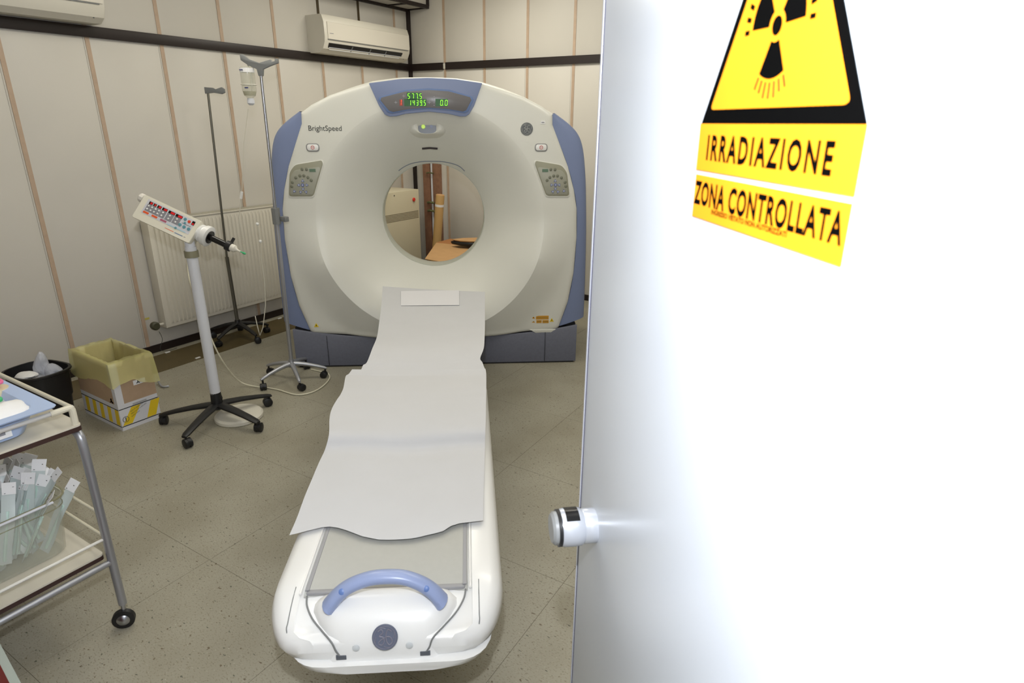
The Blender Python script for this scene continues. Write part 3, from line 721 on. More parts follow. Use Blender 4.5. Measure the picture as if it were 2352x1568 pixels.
for ac in (30, 150):
    for d in (-30, -18, -6, 6, 18, 30):
        a = math.radians(ac+d); u = Vector((math.cos(a), math.sin(a))); v = Vector((-u.y, u.x)); r0, r1 = .0385, .0448
        mdash.prism([(C2.x+q.x, C2.y+q.y) for q in (u*r0-v*.0016, u*r1-v*.0016, u*r1+v*.0016, u*r0+v*.0016)], .0018, .0022, 'z', LO)
mdash.build('ray_marks', M_BLACKINK, s1, smooth=False)
flat('plate', [(-.249, 1.5605), (-.249, 1.600), (-.469, 1.600), (-.469, 1.5605)], 0, .001, M_YEL, s1)
def sT(s, z): return LO @ Matrix.Translation(Vector(D(s, z, 0)))
text('lettering', 'IRRADIAZIONE', M_BLACKINK, s1, sT(-.268, 1.5708), .0192, .177, extrude=.0013, bold=.034, spacing=1.3)
s2 = sign_thing('warning_sign', 'lower yellow plate on the white door reading zona controllata')
flat('plate', [(-.2505, 1.5190), (-.2505, 1.5565), (-.4685, 1.5565), (-.4685, 1.5190)], 0, .001, M_YEL, s2)
text('lettering', 'ZONA CONTROLLATA', M_BLACKINK, s2, sT(-.252, 1.5318), .0188, .214, extrude=.0013, bold=.034, spacing=1.12)
text('small_lettering', 'INGRESSO VIETATO NON AUTORIZZATI', M_BLACKINK, s2, sT(-.290, 1.5262), .0038, .118, extrude=.0013, bold=.03)

# ================================================================== ON AND AT THE LEFT WALL
def air_con(label, y0, y1, z0, z1, depth, louvre_open):
    L = y1-y0; t = thing('air_conditioner', label, 'air conditioner', (XL, (y0+y1)/2, z0))
    H = z1-z0; a = L/2
    prof_ = [(0, .0), (depth*.62, .0), (depth*.85, H*.10), (depth*.97, H*.28), (depth, H*.42), (depth*.985, H*.80), (depth*.90, H*.97), (depth*.85, H), (0, H)]
    def P(y, s=1.0): return [(d*s, y, z) for d, z in prof_]
    m = MB().rings([P(-a+.0, .985), P(-a+.006), P(a-.006), P(a, .985)], True, (True, True)); m.build('housing', M_CREAM2, t, ang=30)
    # front panel plate, slightly proud
    m = MB().rings([[(depth+.004, yy, H*.36), (depth+.006, yy, H*.44), (depth*.99+.006, yy, H*.80), (depth*.99, yy, H*.81), (depth-.01, yy, H*.36)] for yy in (-a+.03, a-.012)], True, (True, True))
    fp = m.build('front_panel', mat('ac_panel', (220, 215, 203), .4), t, ang=30)
    MB().bx((depth*.965, -a+.03, H*.335), (depth+.002, a-.03, H*.352)).build('panel_groove', M_GREYP, t, smooth=False)
    for k in range(2): MB().bx((depth*.2, -a+.06, H+.0005), (depth*.75, a-.06, H+.002)).build('intake_grille', M_GREYP, t, smooth=False) if k == 0 else None
    MB().bx((depth+.0065, -a+.05, H*.50), (depth+.0072, -a+.09, H*.515)).build('small_print', M_GRYP, fp, smooth=False)
    if louvre_open:
        T = Matrix.Translation((depth*.885, 0, H*.175)) @ Matrix.Rotation(math.radians(38), 4, 'Y')
        MB().box((0, -.03, 0), (.010, L-.15, .058), T).build('air_slot', M_BLK, t)
        MB().box((.008, -.03, -.006), (.004, L-.17, .004), T).build('louvre', M_WMET, t)
        MB().box((.008, -.03, -.024), (.004, L-.19, .004), T).build('louvre', M_WMET, t)
        for yy in (-.22, 0, .2): MB().box((.006, yy, 0), (.006, .008, .05), T).build('slot_divider', M_GREYP, t)
    MB().lathe([(.004, 0), (.004, .003)], 10, Matrix.Translation((depth*.83, a-.06, H*.09)) @ Matrix.Rotation(2.2, 4, 'Y')).build('status_lamp', M_GREYP, t)
    return t
air_con('cream wall air conditioner in the corner with an open dark air slot', 3.975, 5.03, 2.135, 2.42, .21, True)
air_con('cream wall air conditioner at the upper left edge, slot closed', 1.2, 2.27, 2.147, 2.43, .20, False)

# radiator
RX = -4.352
rd = thing('radiator', 'cream ribbed panel radiator low on the left wall', 'radiator', (RX, 2.86, 0))
y0, y1, z0, z1 = 2.335, 3.435, .185, .945; oy = 2.86
MB().bx((-.012, y0-oy, z0), (0, y1-oy, z1)).build('back_sheet', M_RAD, rd, bevel=.002)
nr = 33; pitch = (y1-y0-.06)/nr
fm = None
for k in range(nr):
    yc = y0-oy+.03+pitch*(k+.5)
    if fm is None:
        hw, e = pitch*.36, pitch*.16
        pr = [(0, -hw), (.009, -hw+e), (.009, hw-e), (0, hw)]
        mb = MB(); zz0, zz1 = z0+.035, z1-.035
        mb.rings([[(a*.02, b, zz0-.012) for a, b in pr], [(a, b, zz0+.012) for a, b in pr], [(a, b, zz1-.012) for a, b in pr], [(a*.02, b, zz1+.012) for a, b in pr]], True, (True, True))
        o = mb.build('rib', M_RAD, rd); fm = o.data
    else:
        o = bpy.data.objects.new('rib', fm); COL.objects.link(o); o.parent = rd
    o.location = (0, yc, 0)
MB().bx((-.085, y0-oy, z1-.004), (.006, y1-oy, z1+.006)).build('top_grille', M_RAD, rd, bevel=.002)
MB().bx((-.085, y0-oy+.004, z1+.006), (-.002, y1-oy-.004, z1+.009)).build('grille_slots', mat('grille_dull_cream', (172, 168, 152), .5), rd, smooth=False)  # flat plate on the top grille, in a duller cream than the enamel
for yy in (y0-oy, y1-oy): MB().bx((-.085, yy-.004, z0), (.005, yy+.004, z1)).build('side_plate', M_RAD, rd, bevel=.002)
MB().bx((-.088, y0-oy+.2, z0+.1), (-.095+.012, y1-oy-.2, z1-.1)).build('rear_sheet', M_RAD, rd)
for yy in (-.4, .4): MB().bx((-.090, yy-.02, .25), (-.012, yy+.02, .85)).build('wall_bracket', M_RAD, rd)
MB().tube([(-.03, y0-oy, z0+.03), (-.03, y0-oy-.06, z0+.03)], .009, 8).build('feed_pipe', M_RAD, rd)
vt = Matrix.Translation((-.02, y0-oy-.075, z0+.035)) @ Matrix.Rotation(PI/2, 4, 'Y')
MB().lathe([(.016, -.02), (.026, -.012), (.030, .0), (.030, .022), (.022, .030)], 14, vt).build('valve_knob', mat('valve_olive', (70, 70, 52), .5), rd)
MB().box((-.096, y0-oy-.085, z0+.075), (.002, .05, .014)).build('yellow_tape', mat('pale_yellow_tape', (196, 184, 90), .6), rd)
m = MB().tube([tuple(v) for v in ipoly([(0, 0, .16), (.005, .01, .10), (.01, -.02, .03), (.02, .03, .008), (.01, .10, .006)], 5)], .0018, 6)
wi = m.build('thin_wire', M_INK, loc=(-4.40, 2.30, 0)); tag(wi, 'thin dark wire dropping from the radiator valve to the floor', 'wire')

# ================================================================== STAR-BASE STANDS
def star_base(par, n_arm, rad, rot, arm_m, hub_z, tip_z, w0, w1, caster_m, hub_r, cr=.022, hub_h=.05):
    MB().lathe([(hub_r*1.25, hub_z-.02), (hub_r*1.25, hub_z+.004), (hub_r, hub_z+.012), (hub_r*.92, hub_z+hub_h)], 18).build('hub', arm_m, par)
    for k in range(n_arm):
        a = rot+2*PI*k/n_arm; u = Vector((math.cos(a), math.sin(a), 0)); v = Vector((-u.y, u.x, 0)); rings = []
        for t in (.0, .15, .4, .7, .93, 1.0):
            r = lerp(hub_r*.6, rad+.012, t); ww = lerp(w0, w1, t); z = lerp(hub_z, tip_z, t**1.6); hh = lerp(.016, .010, t)
            if t == 1.0: ww *= .7; hh *= .7
            rings.append([tuple(u*r+v*(ww*math.cos(q))+Vector((0, 0, z+hh*math.sin(q)))) for q in [PI/8+2*PI*j/8 for j in range(8)]])
        arm = MB().rings(rings, True, (True, True)).build('arm', arm_m, par, ang=50)
        c = u*rad; ca = a+1.1+k*.9; cu_ = Vector((math.cos(ca), math.sin(ca), 0)); cv = Vector((-cu_.y, cu_.x, 0))
        off = cu_*.012
        cm = MB()
        for sgn in (-1, 1):
            o_ = c+off+cv*(sgn*.011)
            T = Matrix(((cu_.x, 0, cv.x, o_.x), (cu_.y, 0, cv.y, o_.y), (0, 1, 0, cr), (0, 0, 0, 1)))
            cm.lathe([(cr*.75, -.009), (cr, -.006), (cr, .006), (cr*.75, .009)], 16, T)
        cm.tube([c+Vector((0, 0, cr*1.6)), c+Vector((0, 0, tip_z))], .006, 8)
        T = Matrix(((cu_.x, 0, cv.x, (c+off).x), (cu_.y, 0, cv.y, (c+off).y), (0, 1, 0, cr*1.12), (0, 0, 0, 1)))
        cm.lathe([(cr*.9, -.005), (cr*.98, -.004), (cr*.98, .004), (cr*.9, .005)], 12, T)
        cm.build('caster', caster_m, arm)

def px_on(x, y, z): p = zp(x, y, z); return p
# injector on stand
IJ = Vector((-3.052, 1.835, 0))
inj = thing('contrast_injector', 'white contrast injector head tilted on a white pole with black star base', 'injector', IJ)
ang0 = math.atan2(1.554-IJ.y, -2.93-IJ.x)
star_base(inj, 5, .295, ang0, M_BLK, .105, .062, .030, .020, M_BLK, .030, .026, .075)
def lineup(px_, py, axis_pt):   # point of a photo ray on the upright plane through axis_pt facing the camera
    n_ = Vector((CF.x, CF.y, 0)).normalized(); return pl(px_, py, axis_pt, n_)
ptop = lineup(437, 566, IJ)-IJ; pb_ = Vector((0, 0, .155)); pc_ = pb_.lerp(ptop, .955)
MB().tube([pb_, ptop], .0275, 20).build('pole', M_WMET, inj)
MB().tube([pc_-(ptop-pb_)*.02, pc_+(ptop-pb_)*.02], .034, 20).build('collar', mat('collar_olive', (132, 128, 104), .5), inj)
# head
dep = (IJ+ptop-CAM).dot(CF)-.05
TLp, BLp, BRp, TRp = dp(334, 449, dep+.02), dp(300, 494, dep), dp(432, 560, dep), dp(464, 506, dep+.02)
xax = ((BRp-BLp)+(TRp-TLp)).normalized(); yax = ((TLp-BLp)+(TRp-BRp)).normalized()
cen = (TLp+BLp+BRp+TRp)/4; TH = frame(cen-IJ, xax, yax)
Lh = ((BRp-BLp).length+(TRp-TLp).length)/2; Wh = ((TLp-BLp).length+(TRp-BRp).length)/2
if (TH.to_3x3() @ Vector((0, 0, 1))).dot(CAM-cen) < 0: print('head flipped')
a, b = Lh/2, Wh/2
hdm = MB().rings([[(x*s_, y*s_, z) for x, y in roundpoly([(-a, -b), (a, -b), (a, b), (-a, b)], .010, 4)] for z, s_ in ((-.095, .88), (-.085, .92), (-.02, 1.0), (-.003, 1.0), (0, .985))], True, (True, True), TH)
hd_ = hdm.build('injector_head', mat('injector_cream', (226, 222, 206), .35), inj)
def hb(x0, x1, y0, y1, z0, z1, nm, mm, par=hd_, rot=0, bev=0):   # x,y given as fractions of the face (0..1)
    X = lambda t: -a+2*a*t; Y = lambda t: -b+2*b*t
    return MB().add(*_boxv(X(x0), X(x1), Y(y0), Y(y1), z0, z1), T=TH).build(nm, mm, par, smooth=False)
def _boxv(x0, x1, y0, y1, z0, z1):
    vs = [(x, y, z) for x in (x0, x1) for y in (y0, y1) for z in (z0, z1)]
    return vs, [(0, 1, 3, 2), (4, 6, 7, 5), (0, 4, 5, 1), (2, 3, 7, 6), (0, 2, 6, 4), (1, 5, 7, 3)]
hb(.095, .925, .30, .90, 0, .0008, 'face_plate', mat('plate_pale', (206, 206, 212), .4))
segs = [(.135, .195, 1), (.21, .26, 0), (.28, .345, 1), (.365, .45, 1), (.475, .585, 1), (.60, .715, 1)]
for x0, x1, lit in segs:
    hb(x0, x1, .735, .845, .0008, .0022, 'display', M_BLKG)
    hb(lerp(x0, x1, .35), x1-.004, .75, .83, .0022, .0026, 'lit_segment', mat('display_red', (196, 24, 30), .4, emit=.25) if lit else M_RED)
for x0, x1 in [(.13, .355), (.365, .455), (.475, .585), (.60, .71)]:
    hb(x0-.005, x1, .44, .725, .0008, .0012, 'key_field', M_GRYP)
def rk(xf, yf, r, mm, nm='round_key'):
    X = -a+2*a*xf; Y = -b+2*b*yf
    MB().lathe([(r, .0008), (r, .003), (r*.7, .0036)], 10, TH @ Matrix.Translation((X, Y, 0))).build(nm, mm, hd_)
for x in (.155, .215, .275, .335, .405, .525, .65):
    for y in (.66, .53): rk(x, y, .0045, M_WHITE)
for x0, x1, mm in [(.12, .215, M_ORG), (.27, .365, M_ORG), (.42, .525, M_MAUVE)]: hb(x0, x1, .335, .415, .0008, .0014, 'colour_bar', mm)
for x0, x1, y0_, y1_, mm in [(.55, .87, .30, .345, M_LTEAL), (.745, .90, .60, .625, M_GRYP)]: hb(x0, x1, y0_, y1_, .0008, .0014, 'colour_bar', mm)
for x, y, r, mm in [(.765, .79, .008, M_TEAL), (.84, .77, .008, M_REDP), (.79, .65, .006, M_TEAL), (.735, .51, .0085, M_TEAL), (.81, .50, .0085, M_TEAL), (.89, .50, .0085, M_TEAL), (.70, .325, .006, M_TEAL)]: rk(x, y, r, mm, 'colour_key')
hb(.885, .93, .70, .86, .0008, .0022, 'display', M_BLKG); hb(.893, .925, .71, .78, .0022, .0026, 'lit_segment', MATS['display_red'])
hb(.55, .70, .145, .165, 0, .0006, 'maker_line', M_ORG); hb(.72, .86, .13, .165, 0, .0006, 'maker_line', mat('blue_grey_print', (120, 140, 170), .5)); hb(.88, .91, .135, .16, 0, .0006, 'maker_line', M_GRYP)
# rear knob at upper left
kT2 = TH @ Matrix.Translation((-a-.002, b*.72, -.045)) @ Matrix.Rotation(-PI/2, 4, 'Y')
MB().lathe([(.016, 0), (.016, .012), (.024, .014), (.024, .034), (.019, .040)], 10, kT2).build('rear_knob', mat('knob_pearl', (222, 218, 210), .3), hd_)
# syringe mount
fT = TH @ Matrix.Translation((a, b*.20, -.045)) @ Matrix.Rotation(PI/2, 4, 'Y')
MB().lathe([(.044, -.002), (.046, .010), (.040, .014), (.040, .024), (.052, .028), (.054, .050), (.046, .054)], 28, fT).build('syringe_mount', M_WHITE, hd_)
sy = emp('syringe', inj)
sT2 = fT
MB().lathe([(.034, .052), (.034, .058), (.016, .060), (.016, .150)], 16, sT2).build('plunger', M_BLKG, sy)
MB().lathe([(.020, .146), (.026, .150), (.026, .172), (.018, .175)], 16, sT2).build('clamp', M_BLK, sy)
MB().box((.0, .034, .165), (.010, .030, .012), sT2).build('clamp_lever', M_BLK, sy)
MB().lathe([(.019, .175), (.019, .196), (.010, .205), (.005, .212), (.004, .228)], 14, sT2).build('nozzle', M_CREAM2, sy)
MB().lathe([(.003, .228), (.003, .240), (.006, .242), (.006, .252), (.002, .258)], 10, sT2).build('green_tip', M_GRN, sy)
MB().box((.095, -b*.55, -.06), (.06, .05, .06), TH).build('bracket', mat('bracket_cream', (206, 202, 184), .45), inj)
MB().tube([tuple(ptop-Vector((0, 0, .01))), tuple(ptop+Vector((0, 0, .03))), tuple(TH @ Vector((.10, -b*.5, -.07)))], .024, 14).build('tilt_arm', M_WMET, inj)
# flat white weight under the star base
q = zp(527, 962, .0)
wt = MB().lathe([(.125, 0), (.130, .004), (.130, .020), (.120, .030), (.02, .036)], 40).build('round_weight', mat('disc_cream', (222, 218, 204), .4), loc=(-3.005, 1.925, 0))
tag(wt, 'white round flat disc lying on the floor under the black star base', 'weight')
# injector cable: down beside the pole and over the floor
cab = [tuple(zp(430, 588, .80)), tuple(zp(435, 640, .70)), tuple(zp(455, 700, .56)), tuple(zp(478, 760, .42)), tuple(zp(503, 815, .27)), tuple(zp(530, 855, .13)), tuple(zp(556, 879, .03))] + [tuple(zp(x, y, .006)) for x, y in [(590, 888), (612, 890), (640, 895), (680, 906), (715, 901), (742, 886), (757, 868), (752, 856), (738, 853), (715, 848)]]
cb = MB().tube(ipoly([Vector(p) for p in cab], 6), .0045, 8).build('power_cable', mat('cable_cream', (214, 210, 188), .45)); tag(cb, 'cream cable looping from the injector head across the floor', 'cable')

# IV stands
def lean_pole(par, base_, top, segs_, loc):
    b_, t_ = Vector(base_)-loc, Vector(top)-loc; N_ = len(segs_)
    for (f0, f1, r, mm, nm) in segs_:
        MB().tube([b_.lerp(t_, f0), b_.lerp(t_, f1)], r, 14).build(nm, mm, par)
I1 = Vector((-3.185, 2.46, 0))
d1 = (I1+Vector((0, 0, 1))-CAM).dot(CF)
iv = thing('iv_stand', 'tall chrome drip stand with grey hook head, standing beside the blue side of the scanner', 'stand', I1)
star_base(iv, 5, .205, math.atan2(2.244-I1.y, -3.225-I1.x), M_ALU, .115, .066, .016, .011, M_BLK, .018, .022, .03)
def lineup(px_, py, axis_pt):   # point of the photo ray closest to a plane through axis_pt facing the camera
    n_ = Vector((CF.x, CF.y, 0)).normalized(); return pl(px_, py, axis_pt, n_)
t1 = lineup(597, 150, I1)
b1 = I1+Vector((0, 0, .13)); mid = lineup(634, 495, I1)
MB().tube([b1-I1, mid-I1], .0125, 14).build('lower_tube', M_ALU, iv)
MB().tube([mid-I1, t1-I1], .0085, 12).build('upper_tube', M_CHROME, iv)
cl = MB().tube([mid-I1+Vector((0, 0, -.05)), mid-I1+Vector((0, 0, .045))], .024, 8).build('clamp', M_GREYP, iv)
MB().box(tuple(mid-I1+Vector((.04, .025, -.02))), (.05, .03, .03)).build('clamp_knob', M_GREYP, cl, bevel=.004)
tt = t1-I1
hx = Vector((CR.x, CR.y, 0)).normalized()
hk = MB()
hk.prism([(-.012, -.055), (.012, -.055), (.018, -.02), (.055, -.005), (.105, .012), (.105, .035), (.09, .035), (.088, .022), (.07, .018), (.066, .030), (0, .012), (-.055, .030), (-.085, .055), (-.102, .055), (-.100, .025), (-.06, -.002), (-.018, -.02)], -.010, .010, 'z', frame(tt, hx, (0, 0, 1)))
hk.build('hook_head', M_GREYP, iv, bevel=.002)
# drip bottle
hp0 = lineup(563, 132, I1); bt = thing('drip_bottle', 'clear drip bottle in a white hanger hooked on the tall chrome stand', 'bottle', lineup(572, 200, I1))
o = bt.location.copy()
def lb(px_, py): return tuple(lineup(px_, py, I1)-o)
MB().lathe([(.030, .105), (.038, .100), (.038, -.02), (.030, -.045), (.015, -.058), (.015, -.07)], 20).build('bottle_body', clear('bottle_clear', (204, 204, 186), .35, .1), bt)
MB().lathe([(.0385, .098), (.0385, .075)], 20, None, (False, False)).build('label_band', M_PAPER2, bt)
MB().box((-.0, -.0388, .087), (.03, .002, .004)).build('label_print', mat('navy_print', (44, 54, 120), .5), bt)
MB().box(tuple(-Vector((CF.x, CF.y, 0)).normalized()*.039+Vector((0, 0, -.005))), (.024, .006, .006)).build('label_print', MATS['navy_print'], bt)
MB().lathe([(.036, -.022), (.030, -.044)], 20, None, (False, False)).build('fluid_label', mat('pale_fluid', (200, 196, 168), .4), bt)
MB().lathe([(.017, -.058), (.020, -.07), (.020, -.085), (.010, -.095)], 16).build('cap', M_WMET, bt)
m = MB(); m.tube([lb(562, 130), lb(566, 140), lb(572, 158)], .004, 8)
m.tube([lb(572, 158), lb(577, 175), lb(580, 220)], .005, 8)
m.tube([tuple(Vector((.041*math.cos(t), .041*math.sin(t), .012))) for t in [2*PI*k/20 for k in range(21)]], .002, 6).build('hanger', mat('hanger_white', (216, 214, 204), .4), bt)
m = MB(); pts = [(.0, 0, -.095)]
dz = []
for k in range(60):
    t = k/59; base_ = Vector((0, 0, -.095)).lerp(lineup(598, 470, I1)-o, t); pts.append(tuple(base_+hx*(.012*t+.003)*math.sin(k*1.5)))
m.tube([Vector(p) for p in pts], .0021, 5).build('coiled_line', clear('clear_tubing', (128, 122, 98), .8, .2), bt)
l0 = lineup(555, 440, I1)-o
m = MB().tube([tuple(Vector(lb(570, 250))), lb(560, 330), lb(556, 430), lb(549, 500), lb(560, 560)], .0022, 6).build('drip_line', mat('line_white', (206, 202, 188), .4), bt)
MB().tube([lb(555.5, 440), lb(553.5, 456)], .008, 8).build('roller_clamp', M_WHITE, bt)
MB().tube([lb(591, 508), lb(594, 530), lb(598, 555), lb(601, 600), lb(608, 650), lb(610, 700), lb(604, 752), lb(597, 770), lb(592, 752), lb(586, 725)], .003, 6).build('drip_line', MATS['line_white'], bt)
MB().sphere(lb(591, 514), .010, 8).build('connector', M_WHITE, bt); MB().sphere(lb(598, 554), .010, 8).build('connector', M_WHITE, bt)

I2 = Vector((-4.205, 2.80, 0))
iv2 = thing('iv_stand', 'short-hooked thin drip stand with black star base in front of the radiator', 'stand', I2)
star_base(iv2, 5, .215, -.05, M_BLK, .120, .068, .022, .015, M_BLK, .020, .024, .03)
t2 = lineup(477, 208, I2); m2 = lineup(521, 590, I2); b2 = I2+Vector((0, 0, .14))
MB().tube([b2-I2, m2-I2], .013, 14).build('lower_tube', mat('dull_steel', (120, 118, 108), .35, metal=.8), iv2)
MB().tube([m2-I2, t2-I2], .008, 12).build('upper_tube', MATS['dull_steel'], iv2)
MB().prism([(-.018, -.02), (-.018, .022), (.04, .018), (.055, .008), (.10, .022), (.118, .010), (.118, -.012), (.095, -.022), (.04, -.014)], -.009, .009, 'z', frame(t2-I2, hx, (0, 0, 1))).build('hook_head', M_GREYP, iv2, bevel=.002)

# ================================================================== BINS ON THE FLOOR
# black waste bin
BB = Vector((-3.875, 1.335, 0))
bn = thing('waste_bin', 'black plastic waste bin holding rubbish, left of the cardboard box', 'bin', BB)
def rrect(hx_, hy_, r, z, rot=0):
    p = roundpoly([(-hx_, -hy_), (hx_, -hy_), (hx_, hy_), (-hx_, hy_)], r, 5); c, s = math.cos(rot), math.sin(rot)
    return [(x*c-y*s, x*s+y*c, z) for x, y in p]
RB = math.radians(10)
m = MB().rings([rrect(.116, .092, .085, 0, RB), rrect(.124, .098, .09, .004, RB), rrect(.134, .108, .10, .150, RB), rrect(.140, .114, .105, .152, RB), rrect(.146, .122, .115, .292, RB), rrect(.158, .134, .125, .298, RB), rrect(.158, .134, .125, .308, RB), rrect(.146, .122, .115, .309, RB), rrect(.134, .110, .105, .18, RB), rrect(.11, .085, .08, .02, RB)], True, (True, True))
m.build('bin_body', M_BLK, bn, ang=40)
def crumple(name, c, s, mm, lab, cat, seed, par=None, sub=3, amp=.35):
    rnd = random.Random(seed); bm = bmesh.new(); bmesh.ops.create_icosphere(bm, subdivisions=sub, radius=1)
    off = [(Vector((rnd.uniform(-1, 1), rnd.uniform(-1, 1), rnd.uniform(-1, 1))).normalized(), rnd.uniform(.2, .9)) for _ in range(14)]
    for v in bm.verts:
        f = 1.0
        for d, h in off:
            k = v.co.dot(d)
            if k > h: f -= (k-h)*amp
        v.co = Vector((v.co.x*s[0]*f, v.co.y*s[1]*f, v.co.z*s[2]*f))
    me = bpy.data.meshes.new(name); bm.to_mesh(me); bm.free(); me.materials.append(mm); o = bpy.data.objects.new(name, me); COL.objects.link(o); o.location = c
    if par: o.parent = par
    if lab: tag(o, lab, cat)
    return o
crumple('plastic_bottle', BB+Vector((-.0, .03, .315)), (.055, .05, .095), M_FILM, 'crushed clear plastic packaging standing up in the black bin', 'packaging', 3)
crumple('crumpled_wrapper', BB+Vector((.055, .055, .285)), (.07, .05, .05), M_FILM, 'crumpled clear and pinkish wrapper at the right rim of the black bin', 'wrapper', 5)
crumple('paper_towel', BB+Vector((.00, -.05, .285)), (.09, .055, .03), M_PAPER2, 'white crumpled paper at the front of the black bin', 'paper', 8)
crumple('paper_towel', BB+Vector((-.02, .02, .225)), (.08, .07, .05), M_PAPER2, 'white paper lying deeper in the black bin behind the front paper', 'paper', 11)

# cardboard clinical waste box with yellow bag
c0, c1, c2 = zp(283, 990), zp(371, 957), zp(207, 945)
ux = (c1-c0); uy = (c2-c0); Wb, Db = .225, .36
uxn = Vector((ux.x, ux.y, 0)).normalized(); uyn = Vector((uy.x, uy.y, 0)).normalized()
uyn = (uyn-uxn*uyn.dot(uxn)).normalized()
box_o = Vector((c0.x, c0.y, 0)); rzb = math.atan2(uxn.y, uxn.x)
bxr = thing('cardboard_box', 'open cardboard waste box with yellow striped printed base and a thin yellow liner', 'box', box_o, rzb)
Wb = ux.length*1.0; Db = uy.length*1.0; HB = .385
# local: +x along c0->c1, depth goes to the left (+y local) or negative
sgy = 1 if (Matrix.Rotation(-rzb, 3, 'Z') @ uyn).y > 0 else -1
def bl(x, y, z): return (x, sgy*y, z)
th = .004
for nm, A_, B_, in [('front_wall', (0, 0), (Wb, th)), ('back_wall', (0, Db-th), (Wb, Db)), ('side_wall', (0, th), (th, Db-th)), ('side_wall', (Wb-th, th), (Wb, Db-th))]:
    MB().bx(bl(A_[0], A_[1], .0), bl(B_[0], B_[1], HB-.004)).build(nm, M_CARD, bxr, smooth=False)
MB().bx(bl(th, th, 0), bl(Wb-th, Db-th, .005)).build('bottom', M_CARD, bxr, smooth=False)
# printed base band, both visible faces
def face(px0, px1, z0, z1, mm, nm, side, proud=.0006, skew=0.0):
    if side == 'f': pts = [(px0, z0), (px1, z0), (px1+skew, z1), (px0+skew, z1)]; return MB().add([bl(x, -proud, z) for x, z in pts], [(0, 1, 2, 3)]).build(nm, mm, bxr, smooth=False, solid=.0004)
    pts = [(px0, z0), (px1, z0), (px1+skew, z1), (px0+skew, z1)]
    return MB().add([bl(-proud, y, z) for y, z in pts], [(0, 1, 2, 3)]).build(nm, mm, bxr, smooth=False, solid=.0004)
M_PRN = mat('printed_white', (214, 214, 218), .6)
face(0, Wb, 0, .150, M_PRN, 'printed_band', 'f', .0006); face(0, Db, 0, .150, M_PRN, 'printed_band', 's', .0006)
face(0, .035, .15, HB, M_PRN, 'printed_edge', 'f', .0006); face(0, .030, .15, HB, M_PRN, 'printed_edge', 's', .0006)
for z in (.022, .122):
    face(0, Wb, z, z+.004, M_BLACKINK, 'printed_line', 'f', .0018); face(0, Db, z, z+.004, M_BLACKINK, 'printed_line', 's', .0018)
for k, (x0_, x1_) in enumerate([(.005, .055), (.135, .185)]): face(x0_, x1_, .028, .120, M_YEL2, 'yellow_stripe', 'f', .0012, skew=.06 if k == 0 else .035)
for k in range(5): face(.012+.082*k, .05+.082*k, .028, .120, M_YEL2, 'yellow_stripe', 's', .0012, skew=-.008)
for k in range(3): text('lettering', ['RIFIUTI SANITARI', 'PERICOLOSI A RISCHIO', 'INFETTIVO'][k], M_INK, bxr, frame(bl(.058, -.0018, .092-.015*k), (1, 0, .38), (0, 0, 1)), .0075, (.075, .095, .05)[k], extrude=.0)
m = MB().tube([bl(.026+.016*math.cos(t), -.0022, .062+.016*math.sin(t)) for t in [2*PI*k/20 for k in range(21)]], .0012, 5)
m.tube([bl(.026, -.0022, .052), bl(.026, -.0022, .072)], .002, 5).build('round_mark', M_INK, bxr)
face(.075, .150, .128, .138, mat('faint_grey_print', (168, 168, 170), .6), 'printed_line', 'f', .0012)
# small printed label and hazard mark
face(.10, .165, .235, .262, M_PAPER2, 'paper_label', 'f', .0012); 
x_ = .125; m = MB()
for k in range(3):
    a_ = PI/2+2*PI*k/3; m.tube([bl(x_, -.0024, .248), bl(x_+.010*math.cos(a_), -.0024, .248+.010*math.sin(a_))], .0022, 5)
m.build('hazard_mark', M_BLACKINK, bxr)
m = MB(); 
for k in range(3):
    a_ = PI/2+2*PI*k/3; m.tube([bl(-.002, .055, .165), bl(-.002, .055+.016*math.cos(a_), .165+.016*math.sin(a_))], .003, 5)
m.build('hazard_mark', M_BLACKINK, bxr)
# liner: a thin bag folded over the rim
rnd = random.Random(4); e = .006
per = []
S = 14
for k in range(S): per.append((lerp(-e, Wb+e, k/S), -e))
for k in range(S+4): per.append((Wb+e, lerp(-e, Db+e, k/(S+4))))
for k in range(S): per.append((lerp(Wb+e, -e, k/S), Db+e))
for k in range(S+4): per.append((-e, lerp(Db+e, -e, k/(S+4))))
rings = []; cx_, cy_ = Wb/2, Db/2
jig = [rnd.uniform(-1, 1) for _ in per]
for lvl, (z, grow) in enumerate([(HB-.125, .012), (HB-.10, .010), (HB-.06, .008), (HB-.02, .006), (HB+.008, .004), (HB+.010, -.017), (HB-.05, -.024), (HB-.14, -.028), (HB-.26, -.034), (.03, -.040)]):
    r_ = []
    for i, (x, y) in enumerate(per):
        j = jig[i]; f = 1+grow/.12*1.0
        zz_ = z+(.004*j*(1 if lvl == 0 else 0))+(.004*j if lvl in (4, 5) else 0)
        if lvl == 0: zz_ += .02*math.sin(i*.35)+(-.012 if x > Wb*.5 and y < .02 else 0)
        r_.append(bl(cx_+(x-cx_)*f+.0035*j*(lvl > 5)*2.2, cy_+(y-cy_)*f+.003*j*(lvl > 5 or lvl < 3), zz_))
    rings.append(r_)
MB().rings(rings, True, (False, False)).build('bag_liner', M_BAG, bxr, ang=80)
# small metal floor hook thing to the right of the box
fc = MB().tube([tuple(v) for v in ipoly([zp(361, 866, .05), zp(366, 880, .02), zp(374, 888, .008), zp(388, 886, .008)], 4)], .006, 8).build('foot_pedal', M_ALU); tag(fc, 'small bent metal foot piece on the floor right of the cardboard box', 'bracket')

